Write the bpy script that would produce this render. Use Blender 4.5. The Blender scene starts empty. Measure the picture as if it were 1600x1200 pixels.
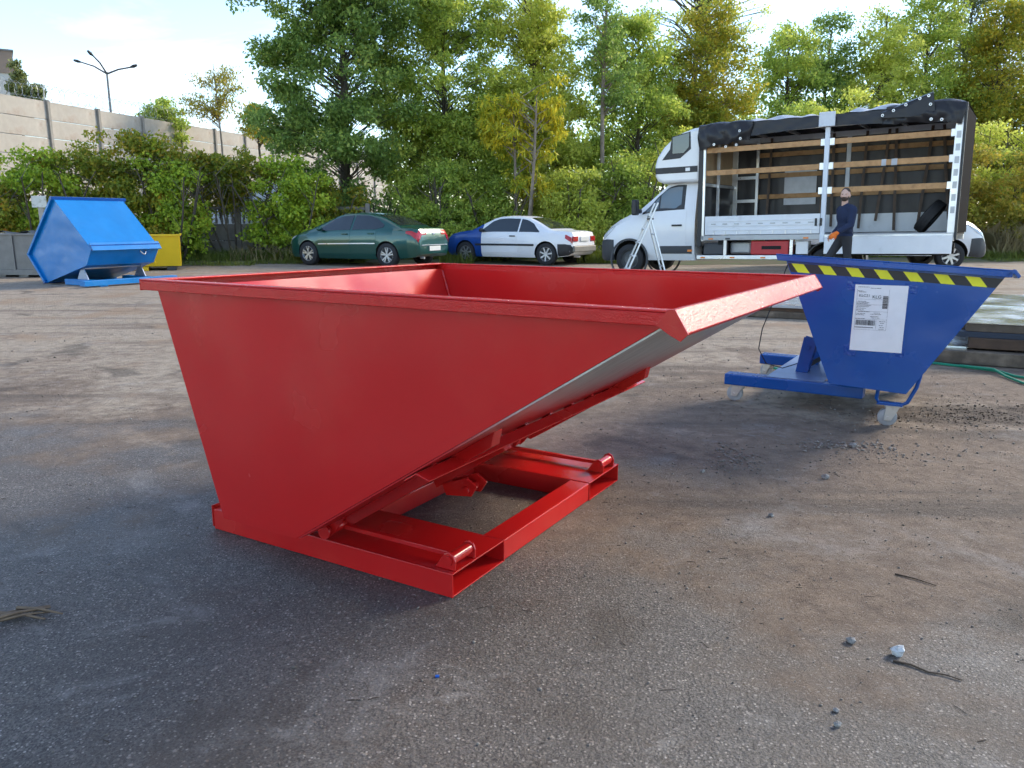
import bpy, bmesh, math, random
import numpy as np
from mathutils import Vector, Matrix

R = math.radians
scene = bpy.context.scene
COL = scene.collection

# ------------------------------------------------------------------ camera
cam_d = bpy.data.cameras.new('camera')
cam_d.sensor_width = 36.0
cam_d.lens = 1212.0 / 1600.0 * 36.0
cam_d.clip_start = 0.05
cam_d.clip_end = 3000.0
cam = bpy.data.objects.new('camera', cam_d)
COL.objects.link(cam)
cam.location = (0, 0, 1.2)
cam.rotation_euler = (R(90) - math.atan(254.0 / 1212.0), 0, 0)
scene.camera = cam

# ------------------------------------------------------------------ sky and sun
SUN_AZ, SUN_EL = R(58), R(28)
world = bpy.data.worlds.new('World')
scene.world = world
world.use_nodes = True
wn, wl = world.node_tree.nodes, world.node_tree.links
wn.clear()
w_out = wn.new('ShaderNodeOutputWorld')
w_bg = wn.new('ShaderNodeBackground')
w_bg.inputs['Strength'].default_value = 0.11
w_sky = wn.new('ShaderNodeTexSky')
w_sky.sky_type = 'NISHITA'
w_sky.sun_disc = False
w_sky.sun_elevation = SUN_EL
w_sky.sun_rotation = SUN_AZ
w_sky.air_density = 1.0
w_sky.dust_density = 0.05
w_sky.ozone_density = 2.2
# thin veil clouds laid on a flat layer high above the place
w_geo = wn.new('ShaderNodeTexCoord')
w_sep = wn.new('ShaderNodeSeparateXYZ')
wl.new(w_geo.outputs['Generated'], w_sep.inputs[0])
w_add = wn.new('ShaderNodeMath'); w_add.operation = 'ADD'; w_add.inputs[1].default_value = 0.16
w_max = wn.new('ShaderNodeMath'); w_max.operation = 'MAXIMUM'; w_max.inputs[1].default_value = 0.02
wl.new(w_sep.outputs['Z'], w_max.inputs[0]); wl.new(w_max.outputs[0], w_add.inputs[0])
w_dx = wn.new('ShaderNodeMath'); w_dx.operation = 'DIVIDE'
w_dy = wn.new('ShaderNodeMath'); w_dy.operation = 'DIVIDE'
wl.new(w_sep.outputs['X'], w_dx.inputs[0]); wl.new(w_add.outputs[0], w_dx.inputs[1])
wl.new(w_sep.outputs['Y'], w_dy.inputs[0]); wl.new(w_add.outputs[0], w_dy.inputs[1])
w_com = wn.new('ShaderNodeCombineXYZ')
wl.new(w_dx.outputs[0], w_com.inputs['X']); wl.new(w_dy.outputs[0], w_com.inputs['Y'])
w_map = wn.new('ShaderNodeMapping')
w_map.inputs['Rotation'].default_value = (0, 0, R(24))
w_map.inputs['Location'].default_value = (3.1, 1.7, 0)
w_map.inputs['Scale'].default_value = (0.55, 1.5, 1)
wl.new(w_com.outputs[0], w_map.inputs['Vector'])
w_noise = wn.new('ShaderNodeTexNoise')
w_noise.inputs['Scale'].default_value = 1.1
w_noise.inputs['Detail'].default_value = 9.0
w_noise.inputs['Roughness'].default_value = 0.58
w_noise.inputs['Distortion'].default_value = 0.5
wl.new(w_map.outputs[0], w_noise.inputs['Vector'])
w_ramp = wn.new('ShaderNodeValToRGB')
w_ramp.color_ramp.elements[0].position = 0.50
w_ramp.color_ramp.elements[0].color = (0.03, 0.03, 0.03, 1)
w_ramp.color_ramp.elements[1].position = 0.76
w_ramp.color_ramp.elements[1].color = (0.92, 0.92, 0.92, 1)
wl.new(w_noise.outputs['Fac'], w_ramp.inputs[0])
w_mix = wn.new('ShaderNodeMixRGB')
w_mix.inputs['Color2'].default_value = (4.2, 4.1, 3.95, 1)
wl.new(w_ramp.outputs['Color'], w_mix.inputs['Fac'])
wl.new(w_sky.outputs['Color'], w_mix.inputs['Color1'])
wl.new(w_mix.outputs['Color'], w_bg.inputs['Color'])
wl.new(w_bg.outputs[0], w_out.inputs['Surface'])

sun_d = bpy.data.lights.new('sun', 'SUN')
sun_d.energy = 1.5
sun_d.angle = R(15.0)
sun_d.color = (1.0, 0.86, 0.66)
sun = bpy.data.objects.new('sun', sun_d)
COL.objects.link(sun)
sd = Vector((math.sin(SUN_AZ) * math.cos(SUN_EL), math.cos(SUN_AZ) * math.cos(SUN_EL), math.sin(SUN_EL)))
sun.rotation_euler = sd.to_track_quat('Z', 'Y').to_euler()
sun.location = sd * 60

vs = scene.view_settings
vs.view_transform = 'Standard'
vs.look = 'None'
vs.gamma = 1.0
vs.use_curve_mapping = False
vs.exposure = 1.86
scene.cycles.max_bounces = 6
scene.cycles.diffuse_bounces = 3
scene.cycles.glossy_bounces = 3
scene.cycles.transmission_bounces = 4
scene.cycles.use_adaptive_sampling = True
scene.cycles.adaptive_threshold = 0.03

# ------------------------------------------------------------------ material helpers
MATS = {}
def mat(name, color, rough=0.5, metal=0.0, coat=0.0, var=0.0, vscale=6.0, rvar=0.0, bump=0.0, bscale=60.0,
        color2=None, c2scale=3.0, c2lo=0.5, c2hi=0.7, spec=None, trans=0.0, coat_rough=0.08, wave=0.0):
    if name in MATS:
        return MATS[name]
    m = bpy.data.materials.new(name)
    m.use_nodes = True
    n, l = m.node_tree.nodes, m.node_tree.links
    b = n['Principled BSDF']
    b.inputs['Roughness'].default_value = rough
    b.inputs['Metallic'].default_value = metal
    b.inputs['Coat Weight'].default_value = coat
    b.inputs['Coat Roughness'].default_value = coat_rough
    b.inputs['Transmission Weight'].default_value = trans
    if spec is not None:
        b.inputs['Specular IOR Level'].default_value = spec
    col4 = (*color, 1)
    b.inputs['Base Color'].default_value = col4
    tc = n.new('ShaderNodeTexCoord')
    src = None
    if color2 is not None:
        nz = n.new('ShaderNodeTexNoise'); nz.inputs['Scale'].default_value = c2scale
        nz.inputs['Detail'].default_value = 7; nz.inputs['Roughness'].default_value = 0.62
        l.new(tc.outputs['Object'], nz.inputs['Vector'])
        rp = n.new('ShaderNodeValToRGB')
        rp.color_ramp.elements[0].position = c2lo; rp.color_ramp.elements[0].color = col4
        rp.color_ramp.elements[1].position = c2hi; rp.color_ramp.elements[1].color = (*color2, 1)
        l.new(nz.outputs['Fac'], rp.inputs[0]); src = rp.outputs['Color']
    if var > 0:
        nz = n.new('ShaderNodeTexNoise'); nz.inputs['Scale'].default_value = vscale
        nz.inputs['Detail'].default_value = 6; nz.inputs['Roughness'].default_value = 0.6
        l.new(tc.outputs['Object'], nz.inputs['Vector'])
        mr = n.new('ShaderNodeMapRange'); mr.inputs['To Min'].default_value = 1 - var; mr.inputs['To Max'].default_value = 1 + var
        mr.inputs['From Min'].default_value = 0.25; mr.inputs['From Max'].default_value = 0.75
        l.new(nz.outputs['Fac'], mr.inputs['Value'])
        hs = n.new('ShaderNodeHueSaturation')
        if src is not None: l.new(src, hs.inputs['Color'])
        else: hs.inputs['Color'].default_value = col4
        l.new(mr.outputs[0], hs.inputs['Value']); src = hs.outputs['Color']
    if src is not None:
        l.new(src, b.inputs['Base Color'])
    if rvar > 0:
        nz = n.new('ShaderNodeTexNoise'); nz.inputs['Scale'].default_value = 2.2; nz.inputs['Detail'].default_value = 4
        l.new(tc.outputs['Object'], nz.inputs['Vector'])
        mr = n.new('ShaderNodeMapRange'); mr.inputs['From Min'].default_value = 0.3; mr.inputs['From Max'].default_value = 0.7
        mr.inputs['To Min'].default_value = max(0.02, rough - rvar); mr.inputs['To Max'].default_value = min(1, rough + rvar)
        l.new(nz.outputs['Fac'], mr.inputs['Value']); l.new(mr.outputs[0], b.inputs['Roughness'])
    if bump > 0:
        nz = n.new('ShaderNodeTexNoise'); nz.inputs['Scale'].default_value = bscale; nz.inputs['Detail'].default_value = 5
        l.new(tc.outputs['Object'], nz.inputs['Vector'])
        bp = n.new('ShaderNodeBump'); bp.inputs['Strength'].default_value = bump; bp.inputs['Distance'].default_value = 0.01
        l.new(nz.outputs['Fac'], bp.inputs['Height']); l.new(bp.outputs[0], b.inputs['Normal'])
        if wave > 0:      # slight buckling of thin sheet
            nw = n.new('ShaderNodeTexNoise'); nw.inputs['Scale'].default_value = 2.1; nw.inputs['Detail'].default_value = 1.5
            l.new(tc.outputs['Object'], nw.inputs['Vector'])
            b2 = n.new('ShaderNodeBump'); b2.inputs['Strength'].default_value = 1.0; b2.inputs['Distance'].default_value = wave
            l.new(nw.outputs['Fac'], b2.inputs['Height']); l.new(b2.outputs[0], bp.inputs['Normal'])
    MATS[name] = m
    return m

def leaf_mat(name, stops, trans=0.55, rough=0.5):
    """stops: list of (position, colour); each leaf draws one colour at random."""
    m = bpy.data.materials.new(name); m.use_nodes = True
    n, l = m.node_tree.nodes, m.node_tree.links
    n.clear()
    out = n.new('ShaderNodeOutputMaterial')
    geo = n.new('ShaderNodeNewGeometry')
    tc = n.new('ShaderNodeTexCoord')
    nz = n.new('ShaderNodeTexNoise'); nz.inputs['Scale'].default_value = 0.55; nz.inputs['Detail'].default_value = 3
    l.new(tc.outputs['Object'], nz.inputs['Vector'])
    mx = n.new('ShaderNodeMath'); mx.operation = 'MULTIPLY_ADD'
    mx.inputs[1].default_value = 0.62
    l.new(geo.outputs['Random Per Island'], mx.inputs[0])
    sc = n.new('ShaderNodeMapRange'); sc.inputs['From Min'].default_value = 0.3; sc.inputs['From Max'].default_value = 0.7
    sc.inputs['To Min'].default_value = 0.0; sc.inputs['To Max'].default_value = 0.38
    l.new(nz.outputs['Fac'], sc.inputs['Value']); l.new(sc.outputs[0], mx.inputs[2])
    rp = n.new('ShaderNodeValToRGB')
    els = rp.color_ramp.elements
    els[0].position, els[0].color = stops[0][0], (*stops[0][1], 1)
    els[1].position, els[1].color = stops[-1][0], (*stops[-1][1], 1)
    for p, c in stops[1:-1]:
        e = els.new(p); e.color = (*c, 1)
    l.new(mx.outputs[0], rp.inputs[0])
    b = n.new('ShaderNodeBsdfPrincipled')
    b.inputs['Roughness'].default_value = rough
    b.inputs['Specular IOR Level'].default_value = 0.35
    l.new(rp.outputs['Color'], b.inputs['Base Color'])
    t = n.new('ShaderNodeBsdfTranslucent')
    l.new(rp.outputs['Color'], t.inputs['Color'])
    ms = n.new('ShaderNodeMixShader'); ms.inputs[0].default_value = trans
    l.new(b.outputs[0], ms.inputs[1]); l.new(t.outputs[0], ms.inputs[2])
    l.new(ms.outputs[0], out.inputs['Surface'])
    MATS[name] = m
    return m

# ------------------------------------------------------------------ object helpers
def tag(o, label=None, cat=None, group=None, kind=None):
    if label: o['label'] = label
    if cat: o['category'] = cat
    if group: o['group'] = group
    if kind: o['kind'] = kind
    return o

def empty(name, loc=(0, 0, 0), rotz=0.0, label=None, cat=None, group=None):
    o = bpy.data.objects.new(name, None)
    COL.objects.link(o)
    o.location = loc
    o.rotation_euler = (0, 0, rotz)
    o.empty_display_size = 0.2
    return tag(o, label, cat, group)

def copy_tree(o, parent=None):
    c = o.copy(); COL.objects.link(c); c.parent = parent
    for ch in o.children:
        copy_tree(ch, c)
    return c

class MB:
    """collects simple shapes into one mesh"""
    def __init__(s):
        s.v, s.f, s.mi, s.cur = [], [], [], 0
    def add(s, vs, fs):
        o = len(s.v)
        s.v += [tuple(map(float, p)) for p in vs]
        s.f += [tuple(i + o for i in f) for f in fs]
        s.mi += [s.cur] * len(fs)
        return s
    def box(s, c, d, rot=None):
        x, y, z = d[0] / 2, d[1] / 2, d[2] / 2
        p = [Vector((a, b, e)) for a in (-x, x) for b in (-y, y) for e in (-z, z)]
        if rot is not None:
            p = [rot @ q for q in p]
        p = [q + Vector(c) for q in p]
        return s.add(p, [(0, 1, 3, 2), (4, 6, 7, 5), (0, 4, 5, 1), (2, 3, 7, 6), (0, 2, 6, 4), (1, 5, 7, 3)])
    def bb(s, x0, x1, y0, y1, z0, z1):
        return s.box(((x0 + x1) / 2, (y0 + y1) / 2, (z0 + z1) / 2), (abs(x1 - x0), abs(y1 - y0), abs(z1 - z0)))
    def beam(s, p0, p1, w, h, up=(0, 0, 1)):
        p0, p1 = Vector(p0), Vector(p1); d = (p1 - p0); L = d.length; d.normalize()
        u = Vector(up); a = d.cross(u)
        if a.length < 1e-5: a = d.cross(Vector((1, 0, 0)))
        a.normalize(); b = a.cross(d).normalized()
        M = Matrix((d, a, b)).transposed()
        return s.box((p0 + p1) / 2, (L, w, h), M)
    def prism(s, poly, y0, y1, fn=None):
        """poly in (x, z), pushed along y"""
        n = len(poly)
        fn = fn or (lambda a, y, b: (a, y, b))
        vs = [fn(a, y0, b) for a, b in poly] + [fn(a, y1, b) for a, b in poly]
        fs = [tuple(range(n)), tuple(range(2 * n - 1, n - 1, -1))]
        fs += [(i, i + n, (i + 1) % n + n, (i + 1) % n) for i in range(n)]
        return s.add(vs, fs)
    def tube(s, pts, r, n=8, cap=True, closed=False):
        pts = [Vector(p) for p in pts]; m = len(pts)
        rs = r if isinstance(r, (list, tuple)) else [r] * m
        vs, fs = [], []
        a = None
        for i, p in enumerate(pts):
            if closed: d = pts[(i + 1) % m] - pts[i - 1]
            else: d = pts[min(i + 1, m - 1)] - pts[max(i - 1, 0)]
            if d.length < 1e-9: d = Vector((0, 0, 1))
            d.normalize()
            if a is None:
                a = d.cross(Vector((0, 0, 1)))
                if a.length < 1e-3: a = d.cross(Vector((1, 0, 0)))
            else:
                a = a - d * a.dot(d)
            a.normalize(); b = d.cross(a)
            for k in range(n):
                t = 2 * math.pi * k / n
                vs.append(p + (a * math.cos(t) + b * math.sin(t)) * rs[i])
        q = m if closed else m - 1
        for i in range(q):
            for k in range(n):
                j = (i + 1) % m
                fs.append((i * n + k, i * n + (k + 1) % n, j * n + (k + 1) % n, j * n + k))
        if cap and not closed:
            fs.append(tuple(range(n - 1, -1, -1))); fs.append(tuple((m - 1) * n + k for k in range(n)))
        return s.add(vs, fs)
    def cyl(s, p0, p1, r, n=16):
        return s.tube([p0, p1], r, n)
    def lathe(s, prof, c=(0, 0, 0), axis='y', n=28, closed=False):
        """prof: list of (radius, along axis)"""
        vs, fs = [], []
        m = len(prof)
        for r, h in prof:
            for k in range(n):
                t = 2 * math.pi * k / n
                a, b = r * math.cos(t), r * math.sin(t)
                p = {'y': (a, h, b), 'x': (h, a, b), 'z': (a, b, h)}[axis]
                vs.append((p[0] + c[0], p[1] + c[1], p[2] + c[2]))
        for i in range(m if closed else m - 1):
            j = (i + 1) % m
            for k in range(n):
                fs.append((i * n + k, i * n + (k + 1) % n, j * n + (k + 1) % n, j * n + k))
        return s.add(vs, fs)
    def sphere(s, c, r, n=12, m=8, rot=None):
        r = r if isinstance(r, (tuple, list)) else (r, r, r)
        vs, fs = [], []
        for i in range(m + 1):
            ph = math.pi * i / m
            for k in range(n):
                t = 2 * math.pi * k / n
                p = Vector((math.sin(ph) * math.cos(t) * r[0], math.sin(ph) * math.sin(t) * r[1], math.cos(ph) * r[2]))
                if rot is not None: p = rot @ p
                vs.append(p + Vector(c))
        for i in range(m):
            for k in range(n):
                fs.append((i * n + k, (i + 1) * n + k, (i + 1) * n + (k + 1) % n, i * n + (k + 1) % n))
        return s.add(vs, fs)
    def grid(s, P):
        """P[i][j] points"""
        m, n = len(P), len(P[0])
        return s.add([q for row in P for q in row],
                     [(i * n + j, i * n + j + 1, (i + 1) * n + j + 1, (i + 1) * n + j) for i in range(m - 1) for j in range(n - 1)])
    def mesh(s, name='mesh'):
        me = bpy.data.meshes.new(name)
        me.from_pydata(s.v, [], s.f)
        me.polygons.foreach_set('material_index', s.mi)
        bm = bmesh.new(); bm.from_mesh(me)
        bmesh.ops.recalc_face_normals(bm, faces=bm.faces)
        bm.to_mesh(me); bm.free()
        me.update()
        return me
    def build(s, name, material, parent=None, smooth=False, bevel=0.0, loc=None, sub=0, weld=False):
        me = s.mesh(name)
        ms = material if isinstance(material, (list, tuple)) else [material]
        for m in ms: me.materials.append(m)
        o = bpy.data.objects.new(name, me)
        COL.objects.link(o)
        o.parent = parent
        if loc is not None: o.location = loc
        if smooth: smooth_by_angle(me, 40 if smooth is True else smooth)
        if bevel > 0:
            b = o.modifiers.new('bevel', 'BEVEL'); b.width = bevel; b.segments = 2; b.limit_method = 'ANGLE'; b.angle_limit = R(40)
            b.harden_normals = False
        if sub:
            d = o.modifiers.new('subdivision', 'SUBSURF'); d.levels = d.render_levels = sub
        return o

def smooth_by_angle(me, deg):
    bm = bmesh.new(); bm.from_mesh(me)
    lim = R(deg)
    for f in bm.faces: f.smooth = True
    for e in bm.edges:
        if len(e.link_faces) == 2:
            e.smooth = e.calc_face_angle(0) < lim
        else:
            e.smooth = False
    bm.to_mesh(me); bm.free()

def lerp_tab(tab, x):
    xs = [a for a, _ in tab]; ys = [b for _, b in tab]
    return float(np.interp(x, xs, ys))

# ------------------------------------------------------------------ shared materials
M_red = mat('red_paint', (0.49, 0.011, 0.011), 0.22, var=0.08, vscale=1.4, rvar=0.09, bump=0.035, bscale=140, color2=(0.50, 0.030, 0.020), c2scale=1.1, c2lo=0.48, c2hi=0.74, wave=0.02)
M_red_wet = mat('red_paint_wet_rim', (0.50, 0.014, 0.013), 0.26, var=0.10, vscale=30, rvar=0.05, bump=0.22, bscale=190, spec=0.3)
M_blue = mat('blue_paint', (0.000, 0.066, 0.30), 0.28, var=0.12, vscale=2.0, rvar=0.08, bump=0.02, bscale=160, wave=0.02, color2=(0.010, 0.095, 0.31), c2scale=1.2, c2lo=0.55, c2hi=0.75)
M_blue_lt = mat('bright_blue_paint', (0.000, 0.165, 0.47), 0.36, var=0.10, vscale=1.5, rvar=0.06, bump=0.02, bscale=120, wave=0.03)
M_yellow = mat('yellow_paint', (0.78, 0.50, 0.004), 0.42, coat=0.2, var=0.08, vscale=2.5)
M_black = mat('black_rubber', (0.018, 0.018, 0.02), 0.75, var=0.25, vscale=20, bump=0.1, bscale=80)
M_blackpl = mat('black_plastic', (0.022, 0.024, 0.028), 0.5, var=0.2, vscale=10)
M_tarp = mat('black_tarpaulin', (0.020, 0.020, 0.024), 0.40, var=0.3, vscale=3, bump=0.35, bscale=5, spec=0.35)
M_tarp_in = mat('grey_tarpaulin_inside', (0.42, 0.44, 0.48), 0.5, var=0.15, vscale=4)
M_steel = mat('zinc_steel', (0.55, 0.56, 0.58), 0.38, metal=0.85, var=0.15, vscale=9, rvar=0.12)
M_alu = mat('aluminium', (0.72, 0.74, 0.77), 0.36, metal=0.7, var=0.08, vscale=6, rvar=0.1)
M_white = mat('white_paint', (0.76, 0.77, 0.79), 0.30, coat=0.4, var=0.04, vscale=2)
M_whitebody = mat('white_panel', (0.74, 0.76, 0.79), 0.42, var=0.05, vscale=3, color2=(0.60, 0.61, 0.62), c2scale=4, c2lo=0.58, c2hi=0.8)
M_glass = mat('dark_glass', (0.02, 0.026, 0.030), 0.04, coat=0.3, spec=0.8)
M_glass_lt = mat('clear_glass', (0.10, 0.13, 0.14), 0.03, coat=0.5, spec=0.9)
M_wood = mat('pine_slat', (0.46, 0.26, 0.115), 0.7, var=0.2, vscale=7, color2=(0.34, 0.17, 0.07), c2scale=9, bump=0.15, bscale=40)
M_ply = mat('plywood', (0.50, 0.36, 0.22), 0.7, var=0.12, vscale=4)
M_timber = mat('old_timber', (0.10, 0.075, 0.055), 0.85, var=0.35, vscale=9, color2=(0.20, 0.15, 0.11), c2scale=5, bump=0.4, bscale=45)
M_orange = mat('orange_lens', (0.75, 0.20, 0.02), 0.25, coat=0.5)
M_redlens = mat('red_lens', (0.42, 0.012, 0.018), 0.15, coat=0.6)
M_lens = mat('headlight_lens', (0.55, 0.58, 0.60), 0.08, coat=0.8, spec=0.8, var=0.25, vscale=25)
M_rim = mat('alloy_rim', (0.52, 0.53, 0.55), 0.32, metal=0.75, var=0.1, vscale=20)
M_dark = mat('dark_underbody', (0.012, 0.012, 0.013), 0.85)
M_paper = mat('paper', (0.78, 0.79, 0.80), 0.65, var=0.05, vscale=14, bump=0.25, bscale=9)
M_ink = mat('printing_ink', (0.03, 0.03, 0.035), 0.7)
M_concrete = mat('concrete', (0.40, 0.365, 0.32), 0.9, var=0.16, vscale=1.8, color2=(0.27, 0.20, 0.155), c2scale=0.8, c2lo=0.52, c2hi=0.72, bump=0.25, bscale=18)
M_bark = mat('bark', (0.085, 0.070, 0.055), 0.9, var=0.35, vscale=8, bump=0.6, bscale=25)
M_bark_lt = mat('pale_bark', (0.21, 0.175, 0.14), 0.9, var=0.35, vscale=5, bump=0.5, bscale=25)
# ------------------------------------------------------------------ ground
def ground_material():
    m = bpy.data.materials.new('yard_ground'); m.use_nodes = True
    n, l = m.node_tree.nodes, m.node_tree.links
    b = n['Principled BSDF']
    tc = n.new('ShaderNodeTexCoord')
    P = tc.outputs['Object']
    def noise(scale, detail=6, rough=0.6, vec=None, dist=0.0):
        q = n.new('ShaderNodeTexNoise'); q.inputs['Scale'].default_value = scale
        q.inputs['Detail'].default_value = detail; q.inputs['Roughness'].default_value = rough
        q.inputs['Distortion'].default_value = dist
        l.new(vec or P, q.inputs['Vector']); return q.outputs['Fac']
    def rng(v, a, b_, c=0.0, d=1.0, smooth=True):
        q = n.new('ShaderNodeMapRange'); q.interpolation_type = 'SMOOTHSTEP' if smooth else 'LINEAR'
        q.inputs['From Min'].default_value = a; q.inputs['From Max'].default_value = b_
        q.inputs['To Min'].default_value = c; q.inputs['To Max'].default_value = d
        l.new(v, q.inputs['Value']); return q.outputs[0]
    def math_(op, a, b_=None):
        q = n.new('ShaderNodeMath'); q.operation = op
        for i, v in enumerate((a, b_)):
            if v is None: continue
            if isinstance(v, (int, float)): q.inputs[i].default_value = v
            else: l.new(v, q.inputs[i])
        return q.outputs[0]
    def mix(f, a, c, mode='MIX'):
        q = n.new('ShaderNodeMixRGB'); q.blend_type = mode
        for i, v in zip((0, 1, 2), (f, a, c)):
            if isinstance(v, (int, float)): q.inputs[i].default_value = v if i == 0 else (v, v, v, 1)
            elif isinstance(v, tuple): q.inputs[i].default_value = (*v, 1)
            else: l.new(v, q.inputs[i])
        return q.outputs[0]
    def mapping(scale, rotz=0.0):
        q = n.new('ShaderNodeMapping'); q.inputs['Scale'].default_value = scale; q.inputs['Rotation'].default_value = (0, 0, rotz)
        l.new(P, q.inputs['Vector']); return q.outputs[0]
    sep = n.new('ShaderNodeSeparateXYZ'); l.new(P, sep.inputs[0])
    X, Y = sep.outputs['X'], sep.outputs['Y']
    big = noise(0.42, 5, 0.55, dist=0.4)
    mid = noise(1.7, 7, 0.62)
    fine = noise(9.0, 8, 0.7)
    streak = noise(0.9, 6, 0.6, mapping((0.25, 2.4, 1), R(8)))
    # asphalt with aggregate
    vor = n.new('ShaderNodeTexVoronoi'); vor.inputs['Scale'].default_value = 105; vor.inputs['Randomness'].default_value = 1.0
    l.new(P, vor.inputs['Vector'])
    stone = rng(vor.outputs['Distance'], 0.22, 0.40, 1.0, 0.0)
    sepc = n.new('ShaderNodeSeparateColor'); l.new(vor.outputs['Color'], sepc.inputs[0])
    pick = rng(sepc.outputs['Red'], 0.48, 0.70)
    pebble = math_('MULTIPLY', stone, pick)
    vor2 = n.new('ShaderNodeTexVoronoi'); vor2.inputs['Scale'].default_value = 210
    l.new(P, vor2.inputs['Vector'])
    sepd = n.new('ShaderNodeSeparateColor'); l.new(vor2.outputs['Color'], sepd.inputs[0])
    asphalt = mix(rng(sepd.outputs['Green'], 0.0, 1.0, smooth=False), (0.042, 0.038, 0.036), (0.158, 0.143, 0.130))
    peb_col = mix(sepc.outputs['Green'], (0.13, 0.105, 0.09), (0.44, 0.40, 0.36))
    asphalt = mix(math_('MULTIPLY', pebble, 0.85), asphalt, peb_col)
    vor3 = n.new('ShaderNodeTexVoronoi'); vor3.inputs['Scale'].default_value = 41
    l.new(mapping((1.0, 1.25, 1.0), 0.4), vor3.inputs['Vector'])
    sepe = n.new('ShaderNodeSeparateColor'); l.new(vor3.outputs['Color'], sepe.inputs[0])
    chip = math_('MULTIPLY', rng(vor3.outputs['Distance'], 0.16, 0.30, 1.0, 0.0), rng(sepe.outputs['Red'], 0.64, 0.76))
    chip = math_('MULTIPLY', chip, rng(mid, 0.34, 0.60))
    chip_col = mix(sepe.outputs['Green'], (0.20, 0.14, 0.11), (0.46, 0.42, 0.38))
    asphalt = mix(math_('MULTIPLY', chip, 0.8), asphalt, chip_col)
    asphalt = mix(rng(noise(2.6, 7, 0.7, dist=0.6), 0.56, 0.72, 0.0, 0.55), asphalt, (0.085, 0.052, 0.040))
    # crazed cracks
    vc = n.new('ShaderNodeTexVoronoi'); vc.feature = 'DISTANCE_TO_EDGE'; vc.inputs['Scale'].default_value = 0.75
    wv = n.new('ShaderNodeMixRGB'); wv.inputs[0].default_value = 0.16; l.new(P, wv.inputs[1])
    nzc = n.new('ShaderNodeTexNoise'); nzc.inputs['Scale'].default_value = 2.3; nzc.inputs['Detail'].default_value = 8; l.new(P, nzc.inputs['Vector']); l.new(nzc.outputs['Color'], wv.inputs[2])
    l.new(wv.outputs[0], vc.inputs['Vector'])
    crack = math_('MULTIPLY', rng(vc.outputs['Distance'], 0.0, 0.010, 1.0, 0.0), rng(noise(0.9, 3, 0.5), 0.47, 0.56))
    asphalt = mix(rng(mid, 0.40, 0.72, 0.0, 0.7), asphalt, (0.062, 0.053, 0.047))
    # brown earth film, pale dust
    earth = mix(rng(fine, 0.3, 0.72), (0.15, 0.105, 0.074), (0.26, 0.19, 0.135))
    earth = mix(rng(streak, 0.52, 0.68), earth, (0.105, 0.078, 0.058))
    dust = mix(rng(fine, 0.3, 0.7), (0.25, 0.20, 0.15), (0.39, 0.325, 0.25))
    dust = mix(rng(streak, 0.50, 0.66), dust, (0.20, 0.155, 0.118))
    dust = mix(rng(noise(0.8, 5, 0.6), 0.52, 0.66), dust, (0.29, 0.205, 0.135))
    # earth mask: grows past the hopper and on the right hand side
    e0 = math_('ADD', rng(Y, 1.6, 5.2, 0.0, 0.55, False), rng(X, 0.0, 1.6, 0.0, 0.42, False))
    e1 = math_('ADD', e0, math_('MULTIPLY', math_('SUBTRACT', big, 0.5), 1.5))
    e2 = math_('ADD', e1, math_('MULTIPLY', math_('SUBTRACT', mid, 0.5), 1.0))
    emask = rng(e2, 0.16, 0.50)
    col = mix(math_('MULTIPLY', emask, 0.80), asphalt, earth)
    # pale grey worn concrete / dust with patches
    pm = math_('ADD', math_('ADD', rng(Y, 3.0, 9.0, 0.0, 0.75, False), math_('MULTIPLY', math_('SUBTRACT', noise(0.63, 6, 0.6, dist=0.8), 0.5), 1.7)),
               math_('MULTIPLY', math_('SUBTRACT', fine, 0.5), 0.5))
    pmask = rng(pm, 0.22, 0.58)
    col = mix(math_('MULTIPLY', pmask, 0.9), col, dust)
    # pale dry marks in the foreground
    dry = math_('MULTIPLY', rng(noise(1.1, 6, 0.65, dist=1.0), 0.55, 0.68), rng(fine, 0.30, 0.62))
    col = mix(math_('MULTIPLY', dry, 0.42), col, (0.27, 0.262, 0.255))
    col = mix(math_('MULTIPLY', rng(noise(5.5, 9, 0.75, dist=0.4), 0.54, 0.66), 0.45), col, (0.075, 0.055, 0.042))
    col = mix(math_('MULTIPLY', rng(noise(3.6, 8, 0.72, mapping((1, 1.6, 1), 0.9), dist=0.5), 0.57, 0.70), 0.35), col, (0.30, 0.285, 0.27))
    # loose grit lying in the earth film
    col = mix(math_('MULTIPLY', math_('MAXIMUM', chip, pebble), 0.30), col, peb_col)
    # dark damp blots
    damp = rng(noise(1.35, 6, 0.62, mapping((1, 1, 1), 1.1), dist=0.6), 0.56, 0.68)
    col = mix(math_('MULTIPLY', damp, 0.55), col, (0.045, 0.036, 0.030))
    col = mix(math_('MULTIPLY', crack, 0.16), col, (0.022, 0.018, 0.016))
    # dark damp soil beside the blue hopper
    def blob(cx, cy, rx, ry):
        return math_('ADD', math_('POWER', math_('DIVIDE', math_('SUBTRACT', X, cx), rx), 2.0), math_('POWER', math_('DIVIDE', math_('SUBTRACT', Y, cy), ry), 2.0))
    soil = rng(math_('ADD', blob(3.0, 4.75, 0.9, 0.32), math_('MULTIPLY', math_('SUBTRACT', mid, 0.5), 2.6)), 0.35, 1.05, 1.0, 0.0)
    soil = math_('MULTIPLY', soil, rng(fine, 0.30, 0.56))
    col = mix(math_('MULTIPLY', soil, 0.85), col, (0.040, 0.026, 0.020))
    l.new(col, b.inputs['Base Color'])
    wet = rng(math_('ADD', big, math_('MULTIPLY', mid, 0.35)), 0.58, 0.78)
    r0 = rng(wet, 0.0, 1.0, 0.62, 0.40)
    rgh = mix(math_('MAXIMUM', emask, pmask), r0, 0.88)
    l.new(rgh, b.inputs['Roughness'])
    b.inputs['Specular IOR Level'].default_value = 0.38
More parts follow.
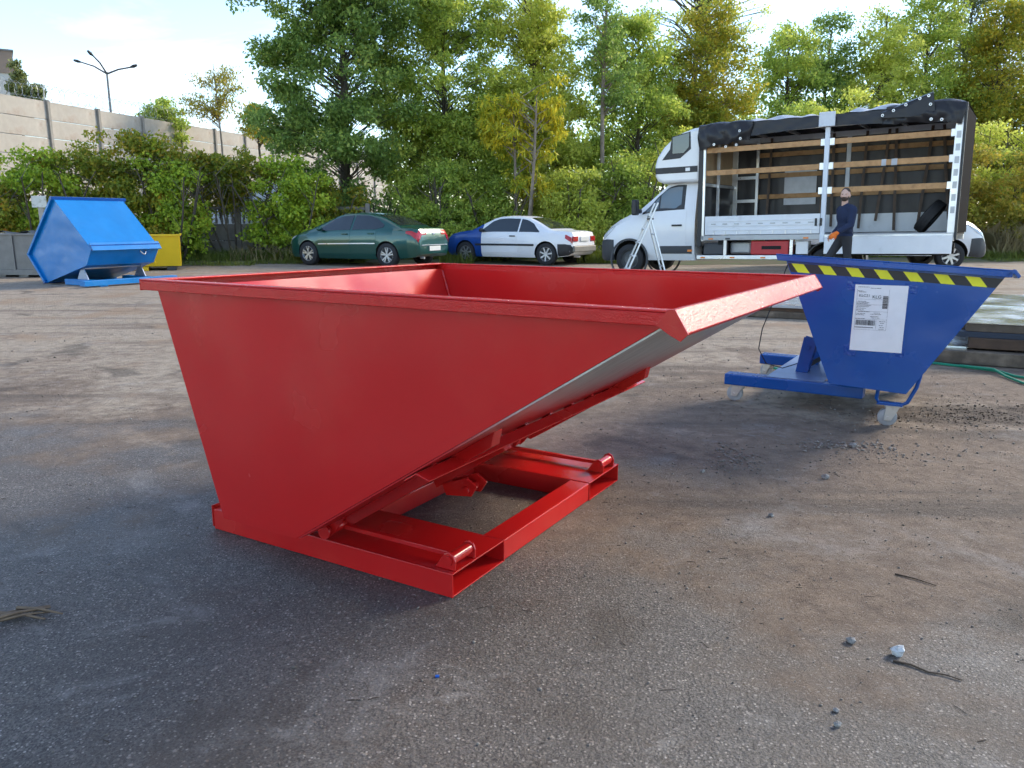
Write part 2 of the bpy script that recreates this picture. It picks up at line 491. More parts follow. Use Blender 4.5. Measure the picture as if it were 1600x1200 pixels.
    # relief
    h1 = math_('MULTIPLY', math_('SUBTRACT', 1.0, vor.outputs['Distance']), 0.55)
    h2 = math_('MULTIPLY', noise(60, 8, 0.78), 0.8)
    h3 = math_('MULTIPLY', noise(11, 8, 0.72), 0.9)
    h4 = math_('ADD', math_('MULTIPLY', noise(1.6, 4, 0.55), 1.2), math_('MULTIPLY', noise(170, 4, 0.75), 1.0))
    H = math_('ADD', math_('ADD', h1, h2), math_('ADD', h3, h4))
    H = math_('ADD', H, math_('SUBTRACT', math_('MULTIPLY', chip, 0.5), math_('MULTIPLY', crack, 0.25)))
    H = math_('ADD', H, math_('MULTIPLY', math_('MULTIPLY', rng(noise(24, 9, 0.8), 0.42, 0.75), math_('MAXIMUM', emask, pmask)), 2.2))
    bp = n.new('ShaderNodeBump'); bp.inputs['Strength'].default_value = 0.55; bp.inputs['Distance'].default_value = 0.0085
    l.new(H, bp.inputs['Height']); l.new(bp.outputs[0], b.inputs['Normal'])
    return m
M_ground = ground_material()
g = MB().add([(-600, -60, 0), (600, -60, 0), (600, 900, 0), (-600, 900, 0)], [(0, 1, 2, 3)]).build('ground', M_ground)
tag(g, 'worn asphalt and brown earth of the open yard', None, None, 'structure')

# verge of soil along the hedge and the wood
def verge_sheet():
    rnd = random.Random(4)
    near = []
    xs = [-30 + i * 1.0 for i in range(66)]
    def edge(x):
        return float(np.interp(x, [-30, -14, -9.5, -7, -2, 2.5, 6, 12, 16, 36], [19.5, 20.4, 21.0, 22.6, 22.9, 22.2, 22.0, 23.0, 24.2, 25.5]))
    P = [[(x, edge(x) + rnd.uniform(-.3, .3), 0.006) for x in xs], [(x, edge(x) + 1.2, 0.05) for x in xs],
         [(x, edge(x) + 6, 0.08) for x in xs], [(x * 3, 120, 0.1) for x in xs]]
    return MB().grid(P)
M_soil = mat('leafy_soil', (0.075, 0.062, 0.035), 0.95, var=0.3, vscale=4, color2=(0.055, 0.075, 0.022), c2scale=0.9, c2lo=0.42, c2hi=0.6, bump=0.6, bscale=14)
tag(verge_sheet().build('verge', M_soil), 'soil and moss verge under the trees', None, None, 'structure')

# ------------------------------------------------------------------ concrete security wall with razor wire
WD = Vector((math.sin(R(17.5)), math.cos(R(17.5)), 0)); WN = Vector((WD.y, -WD.x, 0))
wall_yaw = math.atan2(WD.y, WD.x)
WALL_H = 6.75
wall = empty('concrete_wall', (-22.9 - WD.x * 18, 35.7 - WD.y * 18, 0), wall_yaw,
             'tall stained concrete panel wall with posts behind the hedge', 'wall')
panel0 = None
post0 = None
rows = 8
rh = WALL_H / rows
for bay in range(19):
    for r_ in range(rows):
        if panel0 is None:
            panel0 = MB().box((0, 0, 0), (2.86, 0.12, rh - 0.025)).build('wall_panel', M_concrete, wall, bevel=0.012)
            o = panel0
        else:
            o = panel0.copy(); COL.objects.link(o)
        o.location = (bay * 3.0 + 1.5, random.Random(bay * 9 + r_).uniform(-.012, .012), rh * (r_ + 0.5))
for k in range(20):
    if post0 is None:
        post0 = MB().box((0, -0.03, 0), (0.15, 0.26, WALL_H + 0.05)).build('wall_post', mat('dark_concrete', (0.27, 0.25, 0.225), 0.9, var=0.2, vscale=3), wall, bevel=0.015)
        o = post0
    else:
        o = post0.copy(); COL.objects.link(o)
    o.location = (k * 3.0, 0, WALL_H / 2 + 0.025)
M_wire = mat('galvanised_wire', (0.34, 0.35, 0.37), 0.45, metal=0.6)
wire = empty('razor_wire', wall.location + Vector((0, 0, WALL_H)), wall_yaw, 'coiled razor wire along the top of the concrete wall', 'razor wire')
pts = []
rw = random.Random(7)
nturn = 150
for i in range(nturn * 14):
    t = i / 14.0
    rr = 0.36 + 0.05 * math.sin(t * 1.7) + 0.03 * math.sin(t * 5.1)
    a = 2 * math.pi * t
    pts.append((t * 57.0 / nturn + 0.05 * math.sin(a * .5), rr * math.cos(a), 0.38 + rr * math.sin(a)))
MB().tube(pts, 0.0085, 3).build('coil', M_wire, wire)
for z in (0.12, 0.62):
    MB().tube([(i * 3.0, 0.02, z - 0.03 * (i % 2)) for i in range(20)], 0.006, 4).build('support_wire', M_wire, wire)
for k in range(20):
    MB().tube([(k * 3.0, 0.05, 0.02), (k * 3.0, 0.05, 0.75)], 0.016, 5).build('wire_stake', M_wire, wire)

# ------------------------------------------------------------------ things beyond the wall
M_lamp = mat('lamp_grey', (0.16, 0.165, 0.17), 0.5, metal=0.4)
sl = empty('street_lamp', (-22.15, 45, 0), 0, 'grey street lamp with three arms rising behind the concrete wall', 'street lamp')
MB().tube([(0, 0, 0), (0, 0, 5), (0, 0, 9.2)], [0.10, 0.08, 0.055], 8).build('pole', M_lamp, sl, smooth=60)
for tip, hd in (((-1.40, 0.1, 9.72), (-.38, 0, .10)), ((1.24, 0.1, 9.45), (.40, 0, .12)), ((-.20, -.9, 9.85), (-.05, -.4, .16))):
    a = MB().tube([(0, 0, 9.1), (tip[0] * .5, tip[1] * .5, 9.15 + (tip[2] - 9.15) * .62), tip], [0.05, 0.045, 0.04], 6).build('arm', M_lamp, sl, smooth=60)
    MB().tube([tip, tuple(np.array(tip) + np.array(hd) * .5), tuple(np.array(tip) + np.array(hd))], [0.04, 0.09, 0.06], 6).build('lamp_head', M_blackpl, a, smooth=60)

bd = empty('building', (-33.3, 55, 0), R(33), 'flat roofed building with brown parapet at the left edge', 'building')
MB().bb(-14, 0, 0, 12, 0, 10.85).build('wall', mat('pale_render', (0.52, 0.50, 0.46), 0.9, var=0.08, vscale=1), bd)
MB().bb(-14.05, 0.05, -0.06, 12.06, 10.85, 12.25).build('parapet', mat('brown_cladding', (0.25, 0.185, 0.145), 0.7, var=0.06, vscale=2), bd)
MB().bb(-14.12, 0.12, -0.13, 12.13, 12.25, 12.36).build('roof_edge', M_lamp, bd)
for i in range(4):
    w = MB().bb(-12.6 + i * 3.3, -10.8 + i * 3.3, -0.05, 0.02, 7.2, 9.2).build('window', M_white, bd)
    MB().bb(-12.5 + i * 3.3, -10.9 + i * 3.3, -0.07, -0.055, 7.3, 9.1).build('pane', M_glass, w)

# ------------------------------------------------------------------ precast garden fence behind the hedge
fence = empty('concrete_fence', (-18.5, 24.0, 0), R(4), 'low grey precast fence with balusters half hidden by creepers', 'fence')
M_fence = mat('fence_concrete', (0.20, 0.185, 0.165), 0.9, var=0.25, vscale=3, bump=0.3, bscale=25)
fp = fb = fs_ = fc = None
for b_ in range(7):
    x0 = b_ * 2.0
    for z in (0.1, 0.62):
        if fp is None:
            fp = MB().box((0, 0, 0), (1.84, 0.06, 0.50)).build('fence_panel', M_fence, fence, bevel=0.012); o = fp
        else: o = fp.copy(); COL.objects.link(o)
        o.location = (x0 + 1.0, 0, z + 0.25)
    for k in range(11):
        if fb is None:
            fb = MB().lathe([(0.0, 0), (0.030, 0), (0.045, .10), (0.026, .2), (0.036, .3), (0.042, .42), (0.0, .42)], axis='z', n=6).build('baluster', M_fence, fence); o = fb
        else: o = fb.copy(); COL.objects.link(o)
        o.location = (x0 + 0.17 + k * 0.166, 0, 1.13)
    if fc is None:
        fc = MB().box((0, 0, 0), (1.84, 0.09, 0.10)).build('fence_cap', M_fence, fence, bevel=0.012); o = fc
    else: o = fc.copy(); COL.objects.link(o)
    o.location = (x0 + 1.0, 0, 1.60)
for b_ in range(8):
    if fs_ is None:
        fs_ = MB().box((0, 0, 0), (0.14, 0.14, 1.75)).build('fence_post', M_fence, fence, bevel=0.012); o = fs_
    else: o = fs_.copy(); COL.objects.link(o)
    o.location = (b_ * 2.0, 0, 0.875)

# ------------------------------------------------------------------ vegetation
def fast_mesh(name, V, F4):
    me = bpy.data.meshes.new(name)
    nv, nf, k = len(V), len(F4), F4.shape[1]
    me.vertices.add(nv); me.vertices.foreach_set('co', V.astype(np.float32).ravel())
    me.loops.add(nf * k); me.loops.foreach_set('vertex_index', F4.astype(np.int32).ravel())
    me.polygons.add(nf)
    me.polygons.foreach_set('loop_start', np.arange(0, nf * k, k, dtype=np.int32))
    me.polygons.foreach_set('loop_total', np.full(nf, k, dtype=np.int32))
    me.update(calc_edges=True)
    return me

def unit(a):
    return a / np.maximum(np.linalg.norm(a, axis=1, keepdims=True), 1e-9)

def leaf_quads(rng, pts, size, aspect=0.55, droop=0.25, flat=0.35, jitter=0.6):
    n = len(pts)
    d = rng.normal(size=(n, 3)); d[:, 2] -= droop; d = unit(d)
    nr = rng.normal(size=(n, 3)); nr[:, 2] += flat
    s = unit(np.cross(d, nr))
    nn = np.cross(s, d)
    L = size * (1 + jitter * rng.uniform(-1, 1, size=(n, 1)))
    W = L * aspect * 0.5
    bend = nn * L * 0.12
    V = np.stack([pts, pts + d * L * .45 + s * W + bend, pts + d * L, pts + d * L * .45 - s * W + bend], axis=1).reshape(-1, 3)
    F = np.arange(4 * n).reshape(n, 4)
    return V, F

def link_mesh(name, me, m, parent):
    me.materials.append(m)
    o = bpy.data.objects.new(name, me); COL.objects.link(o); o.parent = parent
    return o

def tree(name, label, cat, base, lobes, n_cl, per, size, lm, bark, seed, height=None, trunk_r=0.14, group=None,
         clr=(0.35, 0.65), stems=1, aspect=0.55, droop=0.25, shell=0.45, lean=(0, 0), branch_r=0.02, spread=0.3):
    """lobes: (cx, cy, cz, rx, ry, rz) relative to the foot of the tree"""
    rng = np.random.default_rng(seed)
    root = empty(name, (base[0], base[1], 0.02), 0, label, cat, group)
    lob = np.array(lobes, float)
    vol = lob[:, 3] * lob[:, 4] * lob[:, 5]
    idx = rng.choice(len(lob), n_cl, p=(vol ** 0.8) / (vol ** 0.8).sum())
    dirs = unit(rng.normal(size=(n_cl, 3)))
    rad = (shell + (1 - shell) * rng.uniform(0, 1, size=(n_cl, 1))) ** 0.7
    C = lob[idx, :3] + dirs * rad * lob[idx, 3:6]
    C[:, 2] = np.maximum(C[:, 2], 0.15)
    cr = rng.uniform(clr[0], clr[1], size=n_cl)
    cnt = np.maximum(8, (per * (cr / np.mean(clr)) ** 2 * rng.uniform(.6, 1.3, n_cl)).astype(int))
    rep = np.repeat(np.arange(n_cl), cnt)
    off = unit(rng.normal(size=(len(rep), 3))) * (rng.uniform(0, 1, size=(len(rep), 1)) ** 0.5) * cr[rep][:, None]
    off[:, 2] *= 0.62
    pts = C[rep] + off
    pts[:, 2] = np.maximum(pts[:, 2], 0.05)
    V, F = leaf_quads(rng, pts, size * .88, aspect, droop)
    link_mesh('crown', fast_mesh('crown', V, F), lm, root)
    # trunk, limbs
    H = height or float((lob[:, 2] + lob[:, 5] * .7).max())
    mb = MB()
    feet = []
    for s_ in range(stems):
        a = rng.uniform(0, 6.28); r0 = 0 if stems == 1 else rng.uniform(.1, spread)
        bx, by = math.cos(a) * r0, math.sin(a) * r0
        tx, ty = lean[0] + (0 if stems == 1 else bx * 3.0), lean[1] + (0 if stems == 1 else by * 3.0)
        P, Q = [], []
        for i in range(8):
            t = i / 7
            P.append((bx + tx * t + 0.07 * H * .12 * math.sin(t * 5 + a), by + ty * t + 0.06 * H * .12 * math.sin(t * 4 + 2 * a), H * t * (1 if stems == 1 else rng.uniform(.85, 1.0) if i == 7 else 1)))
            Q.append(trunk_r * (1 - t) ** 0.8 + 0.012)
        mb.tube(P, Q, 7 if stems == 1 else 5)
        feet.append(np.array(P))
    mb.build('trunk', bark, root, smooth=60)
    bb = MB()
    for i in range(n_cl):
        ft = feet[i % stems]
        hz = np.linalg.norm(C[i, :2] - ft[-1, :2] * .5)
        zt = np.clip(C[i, 2] - .35 * hz - .3, 0.12 * H, H * .95)
        k = zt / H * 7; k0 = int(min(k, 6)); p0 = ft[k0] + (ft[k0 + 1] - ft[k0]) * (k - k0)
        p1 = C[i]; mid = (p0 + p1) / 2 + np.array([0, 0, .12 * hz]) + rng.normal(size=3) * .08
        bb.tube([p0, mid, p1], [branch_r * (1 + .5 * hz / 2), branch_r * .7, branch_r * .3], 3, cap=False)
    bb.build('branches', bark, root)
    return root

L_dark = leaf_mat('leaf_dark_green', [(0.0, (0.092, 0.171, 0.045)), (0.45, (0.206, 0.324, 0.077)), (0.8, (0.386, 0.513, 0.122)), (1.0, (0.669, 0.608, 0.132))])
L_mid = leaf_mat('leaf_mid_green', [(0.0, (0.172, 0.264, 0.048)), (0.5, (0.414, 0.530, 0.097)), (0.85, (0.705, 0.732, 0.142)), (1.0, (0.750, 0.750, 0.162))])
L_light = leaf_mat('leaf_light_green', [(0.0, (0.265, 0.347, 0.059)), (0.5, (0.618, 0.672, 0.120)), (0.85, (0.750, 0.750, 0.162)), (1.0, (0.750, 0.750, 0.162))])
L_yel = leaf_mat('leaf_yellow', [(0.0, (0.22, 0.33, 0.04)), (0.35, (0.46, 0.50, 0.05)), (0.65, (0.78, 0.66, 0.05)), (1.0, (0.85, 0.68, 0.05))], 0.5)
L_oran = leaf_mat('leaf_orange', [(0.0, (0.16, 0.25, 0.04)), (0.4, (0.34, 0.38, 0.05)), (0.75, (0.58, 0.47, 0.05)), (1.0, (0.64, 0.42, 0.04))], 0.5)
L_vine = leaf_mat('leaf_creeper', [(0.0, (0.11, 0.17, 0.025)), (0.35, (0.25, 0.31, 0.035)), (0.62, (0.40, 0.37, 0.04)), (0.84, (0.52, 0.34, 0.035)), (1.0, (0.44, 0.12, 0.03))], 0.45)
L_vine2 = leaf_mat('leaf_fresh_creeper', [(0.0, (0.126, 0.216, 0.027)), (0.45, (0.367, 0.510, 0.044)), (0.85, (0.595, 0.628, 0.059)), (1.0, (0.750, 0.590, 0.059))], 0.4)
L_pine = leaf_mat('needle_dark', [(0.0, (0.104, 0.132, 0.054)), (0.6, (0.215, 0.256, 0.082)), (1.0, (0.439, 0.379, 0.112))], 0.2)
L_scrub = leaf_mat('leaf_dry_scrub', [(0.0, (0.159, 0.213, 0.038)), (0.4, (0.359, 0.352, 0.050)), (0.8, (0.558, 0.414, 0.063)), (1.0, (0.611, 0.364, 0.101))], 0.5)

WOOD = 'trees of the wood behind the parked cars'
tree('broadleaf_tree', 'large dark green tree behind the green sedan, leaning over the hedge', 'tree', (-5.6, 27.0),
     [(0, 0, 5.6, 2.7, 2.2, 3.4), (-1.1, -.6, 7.8, 1.9, 1.7, 2.2), (0.7, -.3, 8.6, 2.0, 1.8, 2.3), (-1.8, -.8, 4.4, 1.3, 1.2, 1.1), (.4, -1.2, 3.2, 2.0, 1.3, 1.7), (-1.7, -.8, 9.4, 1.3, 1.2, 1.2)],
     250, 270, 0.13, L_dark, M_bark, 11, height=10.5, trunk_r=0.2, group=WOOD, shell=.35, clr=(.35, .7))
tree('broadleaf_tree', 'broad mid green tree between the green sedan and the white coupe', 'tree', (-2.4, 28.2),
     [(0, 0, 5.4, 2.5, 2.0, 3.2), (.2, -.2, 8.2, 2.0, 1.7, 2.0), (-.9, -.8, 3.2, 1.5, 1.2, 1.7), (1.3, -.6, 3.6, 1.4, 1.2, 1.7), (-.8, 0, 8.9, 1.4, 1.2, 1.4)],
     260, 270, 0.12, L_mid, M_bark, 12, height=8.8, trunk_r=0.16, group=WOOD, shell=.35, clr=(.35, .65))
tree('broadleaf_tree', 'light green tree rising behind the yellow leaved willow', 'tree', (0.7, 29.5),
     [(0, 0, 5.4, 2.1, 1.8, 3.0), (-.3, -.2, 8.2, 1.7, 1.4, 1.6), (.5, -.6, 3.0, 1.8, 1.2, 1.8)],
     220, 260, 0.12, L_light, M_bark, 13, height=8.6, trunk_r=0.14, group=WOOD, shell=.35)
tree('willow_tree', 'slender willow with hanging yellow leaves behind the white coupe', 'tree', (0.35, 25.8),
     [(-.2, 0, 3.7, 1.25, .8, 1.15), (.6, .1, 3.9, .9, .7, .9), (-.7, -.1, 4.6, .8, .6, .8), (.75, 0, 4.9, .65, .5, .8), (.3, 0, 2.3, .7, .5, .7)],
     70, 105, 0.21, L_yel, M_bark_lt, 14, height=5.3, trunk_r=0.06, group=WOOD, aspect=.24, droop=1.5, shell=.2, clr=(.22, .42), stems=3)
tree('sapling', 'tall thin sapling with bare grey trunk left of the truck', 'tree', (3.15, 27.5),
     [(-.3, 0, 7.4, .9, .8, 1.2), (.2, 0, 5.8, 1.0, .8, 1.0), (-.4, 0, 9.0, .7, .6, .9)],
     70, 120, 0.11, L_dark, M_bark_lt, 15, height=11.5, trunk_r=0.085, group=WOOD, clr=(.25, .5))
tree('broadleaf_tree', 'green tree just left of the truck cab, behind the thin trunk', 'tree', (4.6, 30.0),
     [(0, 0, 4.6, 2.0, 1.6, 3.1), (-.4, 0, 7.3, 1.5, 1.2, 1.5), (-1.2, -.4, 2.6, 1.4, 1.2, 1.7)],
     180, 240, 0.12, L_mid, M_bark, 16, height=7.8, trunk_r=0.12, group=WOOD, shell=.3)
tree('birch_tree', 'yellow and orange birch rising above the truck cab', 'tree', (7.6, 32.0),
     [(0, 0, 6.6, 1.9, 1.5, 2.2), (-.7, -.3, 4.4, 1.4, 1.2, 1.6), (.8, 0, 5.0, 1.3, 1.2, 1.6), (.2, 0, 8.4, 1.2, 1.0, 1.0)],
     200, 210, 0.12, L_oran, M_bark_lt, 17, height=9.0, trunk_r=0.12, group=WOOD, shell=.3)
tree('poplar_tree', 'tall half bare tree reaching out of the picture above the birch', 'tree', (8.0, 35.5),
     [(0, 0, 11.8, 2.2, 1.8, 2.6), (1.5, 0, 10.0, 1.4, 1.3, 1.4), (-1.6, 0, 10.4, 1.5, 1.3, 1.6)],
     130, 55, 0.12, L_light, M_bark, 18, height=14.0, trunk_r=0.22, group=WOOD, clr=(.3, .6), branch_r=0.035)
FAR = 'far trees beyond the truck'
far_spec = [
    ('round green tree far behind the truck roof, left of the far row', 14.4, 43, 9.9, L_mid, 21, 2.4),
    ('dark green tree far behind the middle of the truck', 17.3, 45, 10.4, L_dark, 22, 2.3),
    ('pale green tree far behind the rear half of the truck', 19.8, 44, 10.6, L_light, 23, 2.2),
    ('tallest far tree, pointed, above the rear of the truck', 23.2, 46, 13.0, L_mid, 24, 2.5),
    ('orange tinted tree above the rear corner of the truck', 26.6, 45, 12.0, L_oran, 25, 1.9),
    ('dark pine at the right edge of the picture', 30.0, 47, 13.6, L_pine, 26, 2.6),
    ('dark pine half hidden behind the orange tinted tree', 27.6, 50, 13.8, L_pine, 27, 2.6),
    ('light green tree far right beside the orange tinted tree', 31.5, 43, 10.5, L_light, 28, 2.3)]
for lb, x, y, h, lm, sd_, w in far_spec:
    h *= 1.2; w *= 1.12
    tree('far_tree', lb, 'tree', (x, y), [(0, 0, h * .52, w, w, h * .36), (0, 0, h * .80, w * .62, w * .62, h * .17), (-.6 * w * .5, -w * .5, h * .34, w * .8, w * .6, h * .26)],
         190, 150, 0.17, lm, M_bark, sd_, height=h * .95, trunk_r=.16, group=FAR, shell=.4, clr=(.45, .85))
UND = 'bushes at the foot of the wood'
und = [
    ('leafy green bush behind the boot of the green sedan', -2.3, 25.6, 3.0, 1.5, L_mid),
    ('low dark bush behind the roof of the green sedan', -4.6, 25.7, 2.3, 1.5, L_dark),
    ('green bush behind the bonnet of the white coupe', -.6, 26.4, 2.7, 1.3, L_mid),
    ('loose light green bush behind the boot of the white coupe', 2.0, 26.2, 3.0, 1.3, L_light),
    ('tall narrow bush between the white coupe and the truck', 3.9, 27.0, 3.9, 1.3, L_mid),
    ('bush behind the truck cab with yellowing leaves', 6.0, 28.0, 4.6, 1.7, L_light),
    ('dense green bush behind the front half of the truck body', 9.6, 29.0, 5.6, 2.0, L_mid),
    ('light green bush behind the middle of the truck body', 12.6, 30.0, 5.9, 2.0, L_light),
    ('green bush behind the rear half of the truck body', 15.4, 31.0, 5.4, 2.0, L_mid),
    ('fresh green bush right of the truck, the taller of the two', 17.4, 29.0, 5.2, 2.0, L_light),
    ('yellow brown scrub right of the white van', 17.6, 26.6, 3.6, 1.9, L_scrub),
    ('yellow scrub behind the nose of the white van', 14.7, 27.0, 3.9, 1.7, L_scrub),
    ('scrub of brown leaves at the right edge of the picture', 20.6, 28.0, 4.4, 2.0, L_scrub)]
for k, (lb, x, y, h, w, lm) in enumerate(und):
    tree('bush', lb, 'bush', (x, y), [(0, 0, h * .55, w, w * .8, h * .45), (-.3 * w, -.2, h * .3, w * .9, w * .7, h * .3), (.3 * w, 0, h * .3, w * .9, w * .7, h * .3)],
         105, 190, 0.115, lm, M_bark, 40 + k, height=h * .85, trunk_r=.03, group=UND, stems=6, shell=.3, clr=(.28, .55), branch_r=.012, spread=.5)
HED = 'overgrown hedge of creepers along the fence'
hed = [
    ('yellowing creeper hedge at the left edge of the picture', -15.3, 22.0, 2.7, 1.5, L_vine),
    ('creeper hedge behind the white notice board', -13.6, 22.6, 3.3, 1.4, L_vine2),
    ('creeper hedge behind the tipped blue hopper, green and red leaves', -12.2, 23.0, 3.5, 1.4, L_vine),
    ('creeper hedge with orange sprays above the yellow hopper', -10.9, 23.2, 4.0, 1.3, L_vine),
    ('tall creeper hedge right above the yellow hopper', -10.0, 23.3, 3.4, .8, L_vine2),
    ('creeper hedge arching over the fence balusters', -8.6, 24.6, 3.5, 1.2, L_vine),
    ('fresh green creeper hedge left of the green sedan', -6.75, 24.3, 3.2, 1.0, L_vine2),
    ('red brown creeper hedge behind the bonnet of the green sedan', -6.0, 25.2, 2.7, 1.2, L_vine)]
for k, (lb, x, y, h, w, lm) in enumerate(hed):
    arch = k == 5
    lob = [(0, 0, h * .80, w * 1.1, .8, h * .2), (-.4 * w, 0, h * .66, w * .9, .7, h * .25)] if arch else \
          [(0, 0, h * .50, w * 1.1, .9, h * .40), (-.5 * w, -.2, h * .26, w * .9, .8, h * .26), (.5 * w, -.1, h * .28, w * .9, .8, h * .28), (-.3 * w, 0, h * .80, w * .8, .7, h * .18), (.5 * w, 0, h * .72, w * .7, .7, h * .2)]
    tree('hedge_shrub', lb, 'hedge', (x, y), lob, 84, 175, 0.10, lm, M_bark, 70 + k, height=h * .8, trunk_r=.022, group=HED, stems=8,
         shell=.2, clr=(.22, .5), aspect=.7, droop=.5, branch_r=.009, spread=.7)
BEY = 'small trees beyond the concrete wall'
tree('spruce', 'dark spruce showing above the concrete wall at far left', 'tree', (-28.9, 48), [(0, 0, 8.3, .62, .6, 1.5), (0.0, 0, 9.8, .30, .3, .9), (1.0, 0, 8.3, .42, .4, 1.1)], 90, 90, 0.16, L_pine, M_bark, 91, height=10.4, group=BEY, clr=(.2, .38))
tree('birch_tree', 'thin birch with hanging twigs above the concrete wall', 'tree', (-16.6, 46), [(-.3, 0, 8.2, 1.1, 1.0, 1.5), (.7, 0, 8.4, .8, .8, 1.3), (-1.3, 0, 7.5, .8, .7, .9)], 80, 42, 0.17, L_scrub, M_bark_lt, 92, height=9.8, trunk_r=.08, group=BEY, droop=1.2, aspect=.4)
tree('broadleaf_tree', 'low round green tree showing just above the wall', 'tree', (-20.2, 47), [(0, 0, 6.6, 1.3, 1.2, 1.3)], 60, 110, 0.17, L_mid, M_bark, 93, height=7.4, group=BEY)
tree('broadleaf_tree', 'brownish tree top above the wall beside the dark green tree', 'tree', (-15.0, 48), [(0, 0, 6.6, 1.0, 1.0, 1.3)], 40, 90, 0.17, L_oran, M_bark, 94, height=7.6, group=BEY)

# the wood further back reads as one mass
def far_wood():
    rng = np.random.default_rng(77)
    n = 1150
    cx = np.concatenate([rng.uniform(-6, 46, 850), rng.uniform(46, 90, n - 850)]); top = np.interp(cx, [-6, 0, 6, 12, 20, 30, 46, 90], [6.5, 7.5, 7.0, 7.5, 8.5, 10.0, 10.5, 11])
    C = np.stack([cx, 41 + rng.uniform(-1.5, 4.5, n) + np.minimum(cx, 40) * .25, rng.uniform(0, 1, n) ** .8 * top], 1)
    rep = np.repeat(np.arange(n), 85)
    pts = C[rep] + unit(rng.normal(size=(len(rep), 3))) * rng.uniform(0, 1, size=(len(rep), 1)) ** .5 * np.array([1.0, 1.0, .75])
    pts[:, 2] = np.maximum(pts[:, 2], .05)
    V, F = leaf_quads(rng, pts, .2)
    return tag(link_mesh('far_wood', fast_mesh('far_wood', V, F), L_mid, None), 'dense green wood far behind the truck', None, None, 'stuff')
far_wood()

# grass
def grass(name, label, spots, mats, seed, kind='stuff'):
    rng = np.random.default_rng(seed)
    Vs, Fs, o = [], [], 0
    for (x, y, rx, ry, n, h) in spots:
        p = np.stack([x + rng.uniform(-rx, rx, n), y + rng.uniform(-ry, ry, n), np.full(n, 0.0)], 1)
        hh = h * rng.uniform(.45, 1.2, size=(n, 1))
        d = rng.normal(size=(n, 3)) * .33; d[:, 2] = 1; d = unit(d)
        s = rng.normal(size=(n, 3)); s[:, 2] = 0; s = unit(s) * np.minimum(.016, .004 + .014 * hh)
        bend = rng.normal(size=(n, 3)) * .3 * hh; bend[:, 2] = -np.abs(bend[:, 2]) * .3
        V = np.stack([p - s, p + s, p + d * hh * .6 + s * .7, p + d * hh + bend, p + d * hh * .6 - s * .7], 1).reshape(-1, 3)
        Vs.append(V); Fs.append(np.arange(5 * n).reshape(n, 5) + o); o += 5 * n
    me = fast_mesh(name, np.concatenate(Vs), np.concatenate(Fs))
    ob = link_mesh(name, me, mats, None)
    return tag(ob, label, None, None, kind)
G_green = leaf_mat('grass_green', [(0.0, (0.07, 0.11, 0.02)), (0.5, (0.15, 0.20, 0.03)), (0.85, (0.25, 0.26, 0.05)), (1.0, (0.36, 0.30, 0.10))], .35)
G_dry = leaf_mat('grass_dry', [(0.0, (0.24, 0.20, 0.09)), (0.6, (0.42, 0.34, 0.18)), (1.0, (0.52, 0.43, 0.26))], .35)
gs = [(-9 + i * 1.0, 23.6 + .25 * math.sin(i), .7, .55, 900, .42) for i in range(5)]
gs += [(-4.5 + i * 1.0, 24.6, .7, .5, 700, .4) for i in range(6)] + [(-1.6, 23.4, .5, .8, 700, .35), (-.9, 24.0, .6, .6, 600, .4), (2.6, 23.3, .7, .7, 1500, .42), (3.4, 23.8, .6, .6, 900, .5)]
gs += [(1.2 + i * 0.8, 24.8, .6, .5, 500, .4) for i in range(4)]
gs += [(14.6 + i * 1.1, 25.6, .8, .7, 1300, .32) for i in range(5)] + [(16.2, 24.2, 1.6, .5, 1200, .12)] + [(-8.6, 21.9, 1.4, .35, 900, .16), (-6.9, 22.8, .8, .3, 500, .14)]
gs += [(5 + i * 1.2, 26.0, .8, .6, 500, .4) for i in range(8)]
grass('grass', 'green grass along the foot of the hedge and the wood', gs, G_green, 5)
grass('dry_grass', 'tall dry straw coloured grass behind the nose of the white van', [(16.2 + i * .7, 26.0, .6, .5, 420, 1.25) for i in range(5)] + [(-7.4, 23.6, 1.0, .4, 260, .6)], G_dry, 6)
# ------------------------------------------------------------------ tipping hoppers
def plate(mb, p, q, y0, y1, t=0.006, fn=None):
    """flat plate from p to q (both x, z) reaching from y0 to y1"""
    p, q = np.array(p, float), np.array(q, float)
    d = (q - p) / np.linalg.norm(q - p); nrm = np.array([-d[1], d[0]]) * t / 2
    mb.prism([tuple(p + nrm), tuple(q + nrm), tuple(q - nrm), tuple(p - nrm)], y0, y1, fn)
    return mb

def caster(parent, x, y, ztop, yaw, r=0.055, name='caster'):
    """swivel caster whose tread touches z = 0"""
    c = empty(name, (x, y, 0), yaw); c.parent = parent
    MB().bb(-0.05, 0.05, -0.042, 0.042, ztop - 0.008, ztop).build('mounting_plate', M_steel, c, bevel=0.002)
    fk = MB()
    for s in (-1, 1):
        fk.prism([(-0.040, ztop - 0.009), (0.036, ztop - 0.009), (-0.006, r - 0.018), (-0.046, r - 0.018)], s * 0.026 - 0.002, s * 0.026 + 0.002)
    fk.cyl((0.002, 0, ztop - 0.03), (0.002, 0, ztop - 0.009), 0.03, 14)
    fk.build('fork', M_steel, c, bevel=0.0015)
    w = MB().lathe([(0.0, -0.018), (r * .8, -0.018), (r * .97, -0.013), (r, 0), (r * .97, 0.013), (r * .8, 0.018), (0.0, 0.018)], (-0.026, 0, r), 'y', 24)
    w.build('wheel', mat('grey_nylon', (0.30, 0.32, 0.34), 0.45, var=0.2, vscale=20), c, smooth=True)
    MB().cyl((-0.026, -0.034, r), (-0.026, 0.034, r), 0.009, 10).build('axle', M_steel, c)
    return c

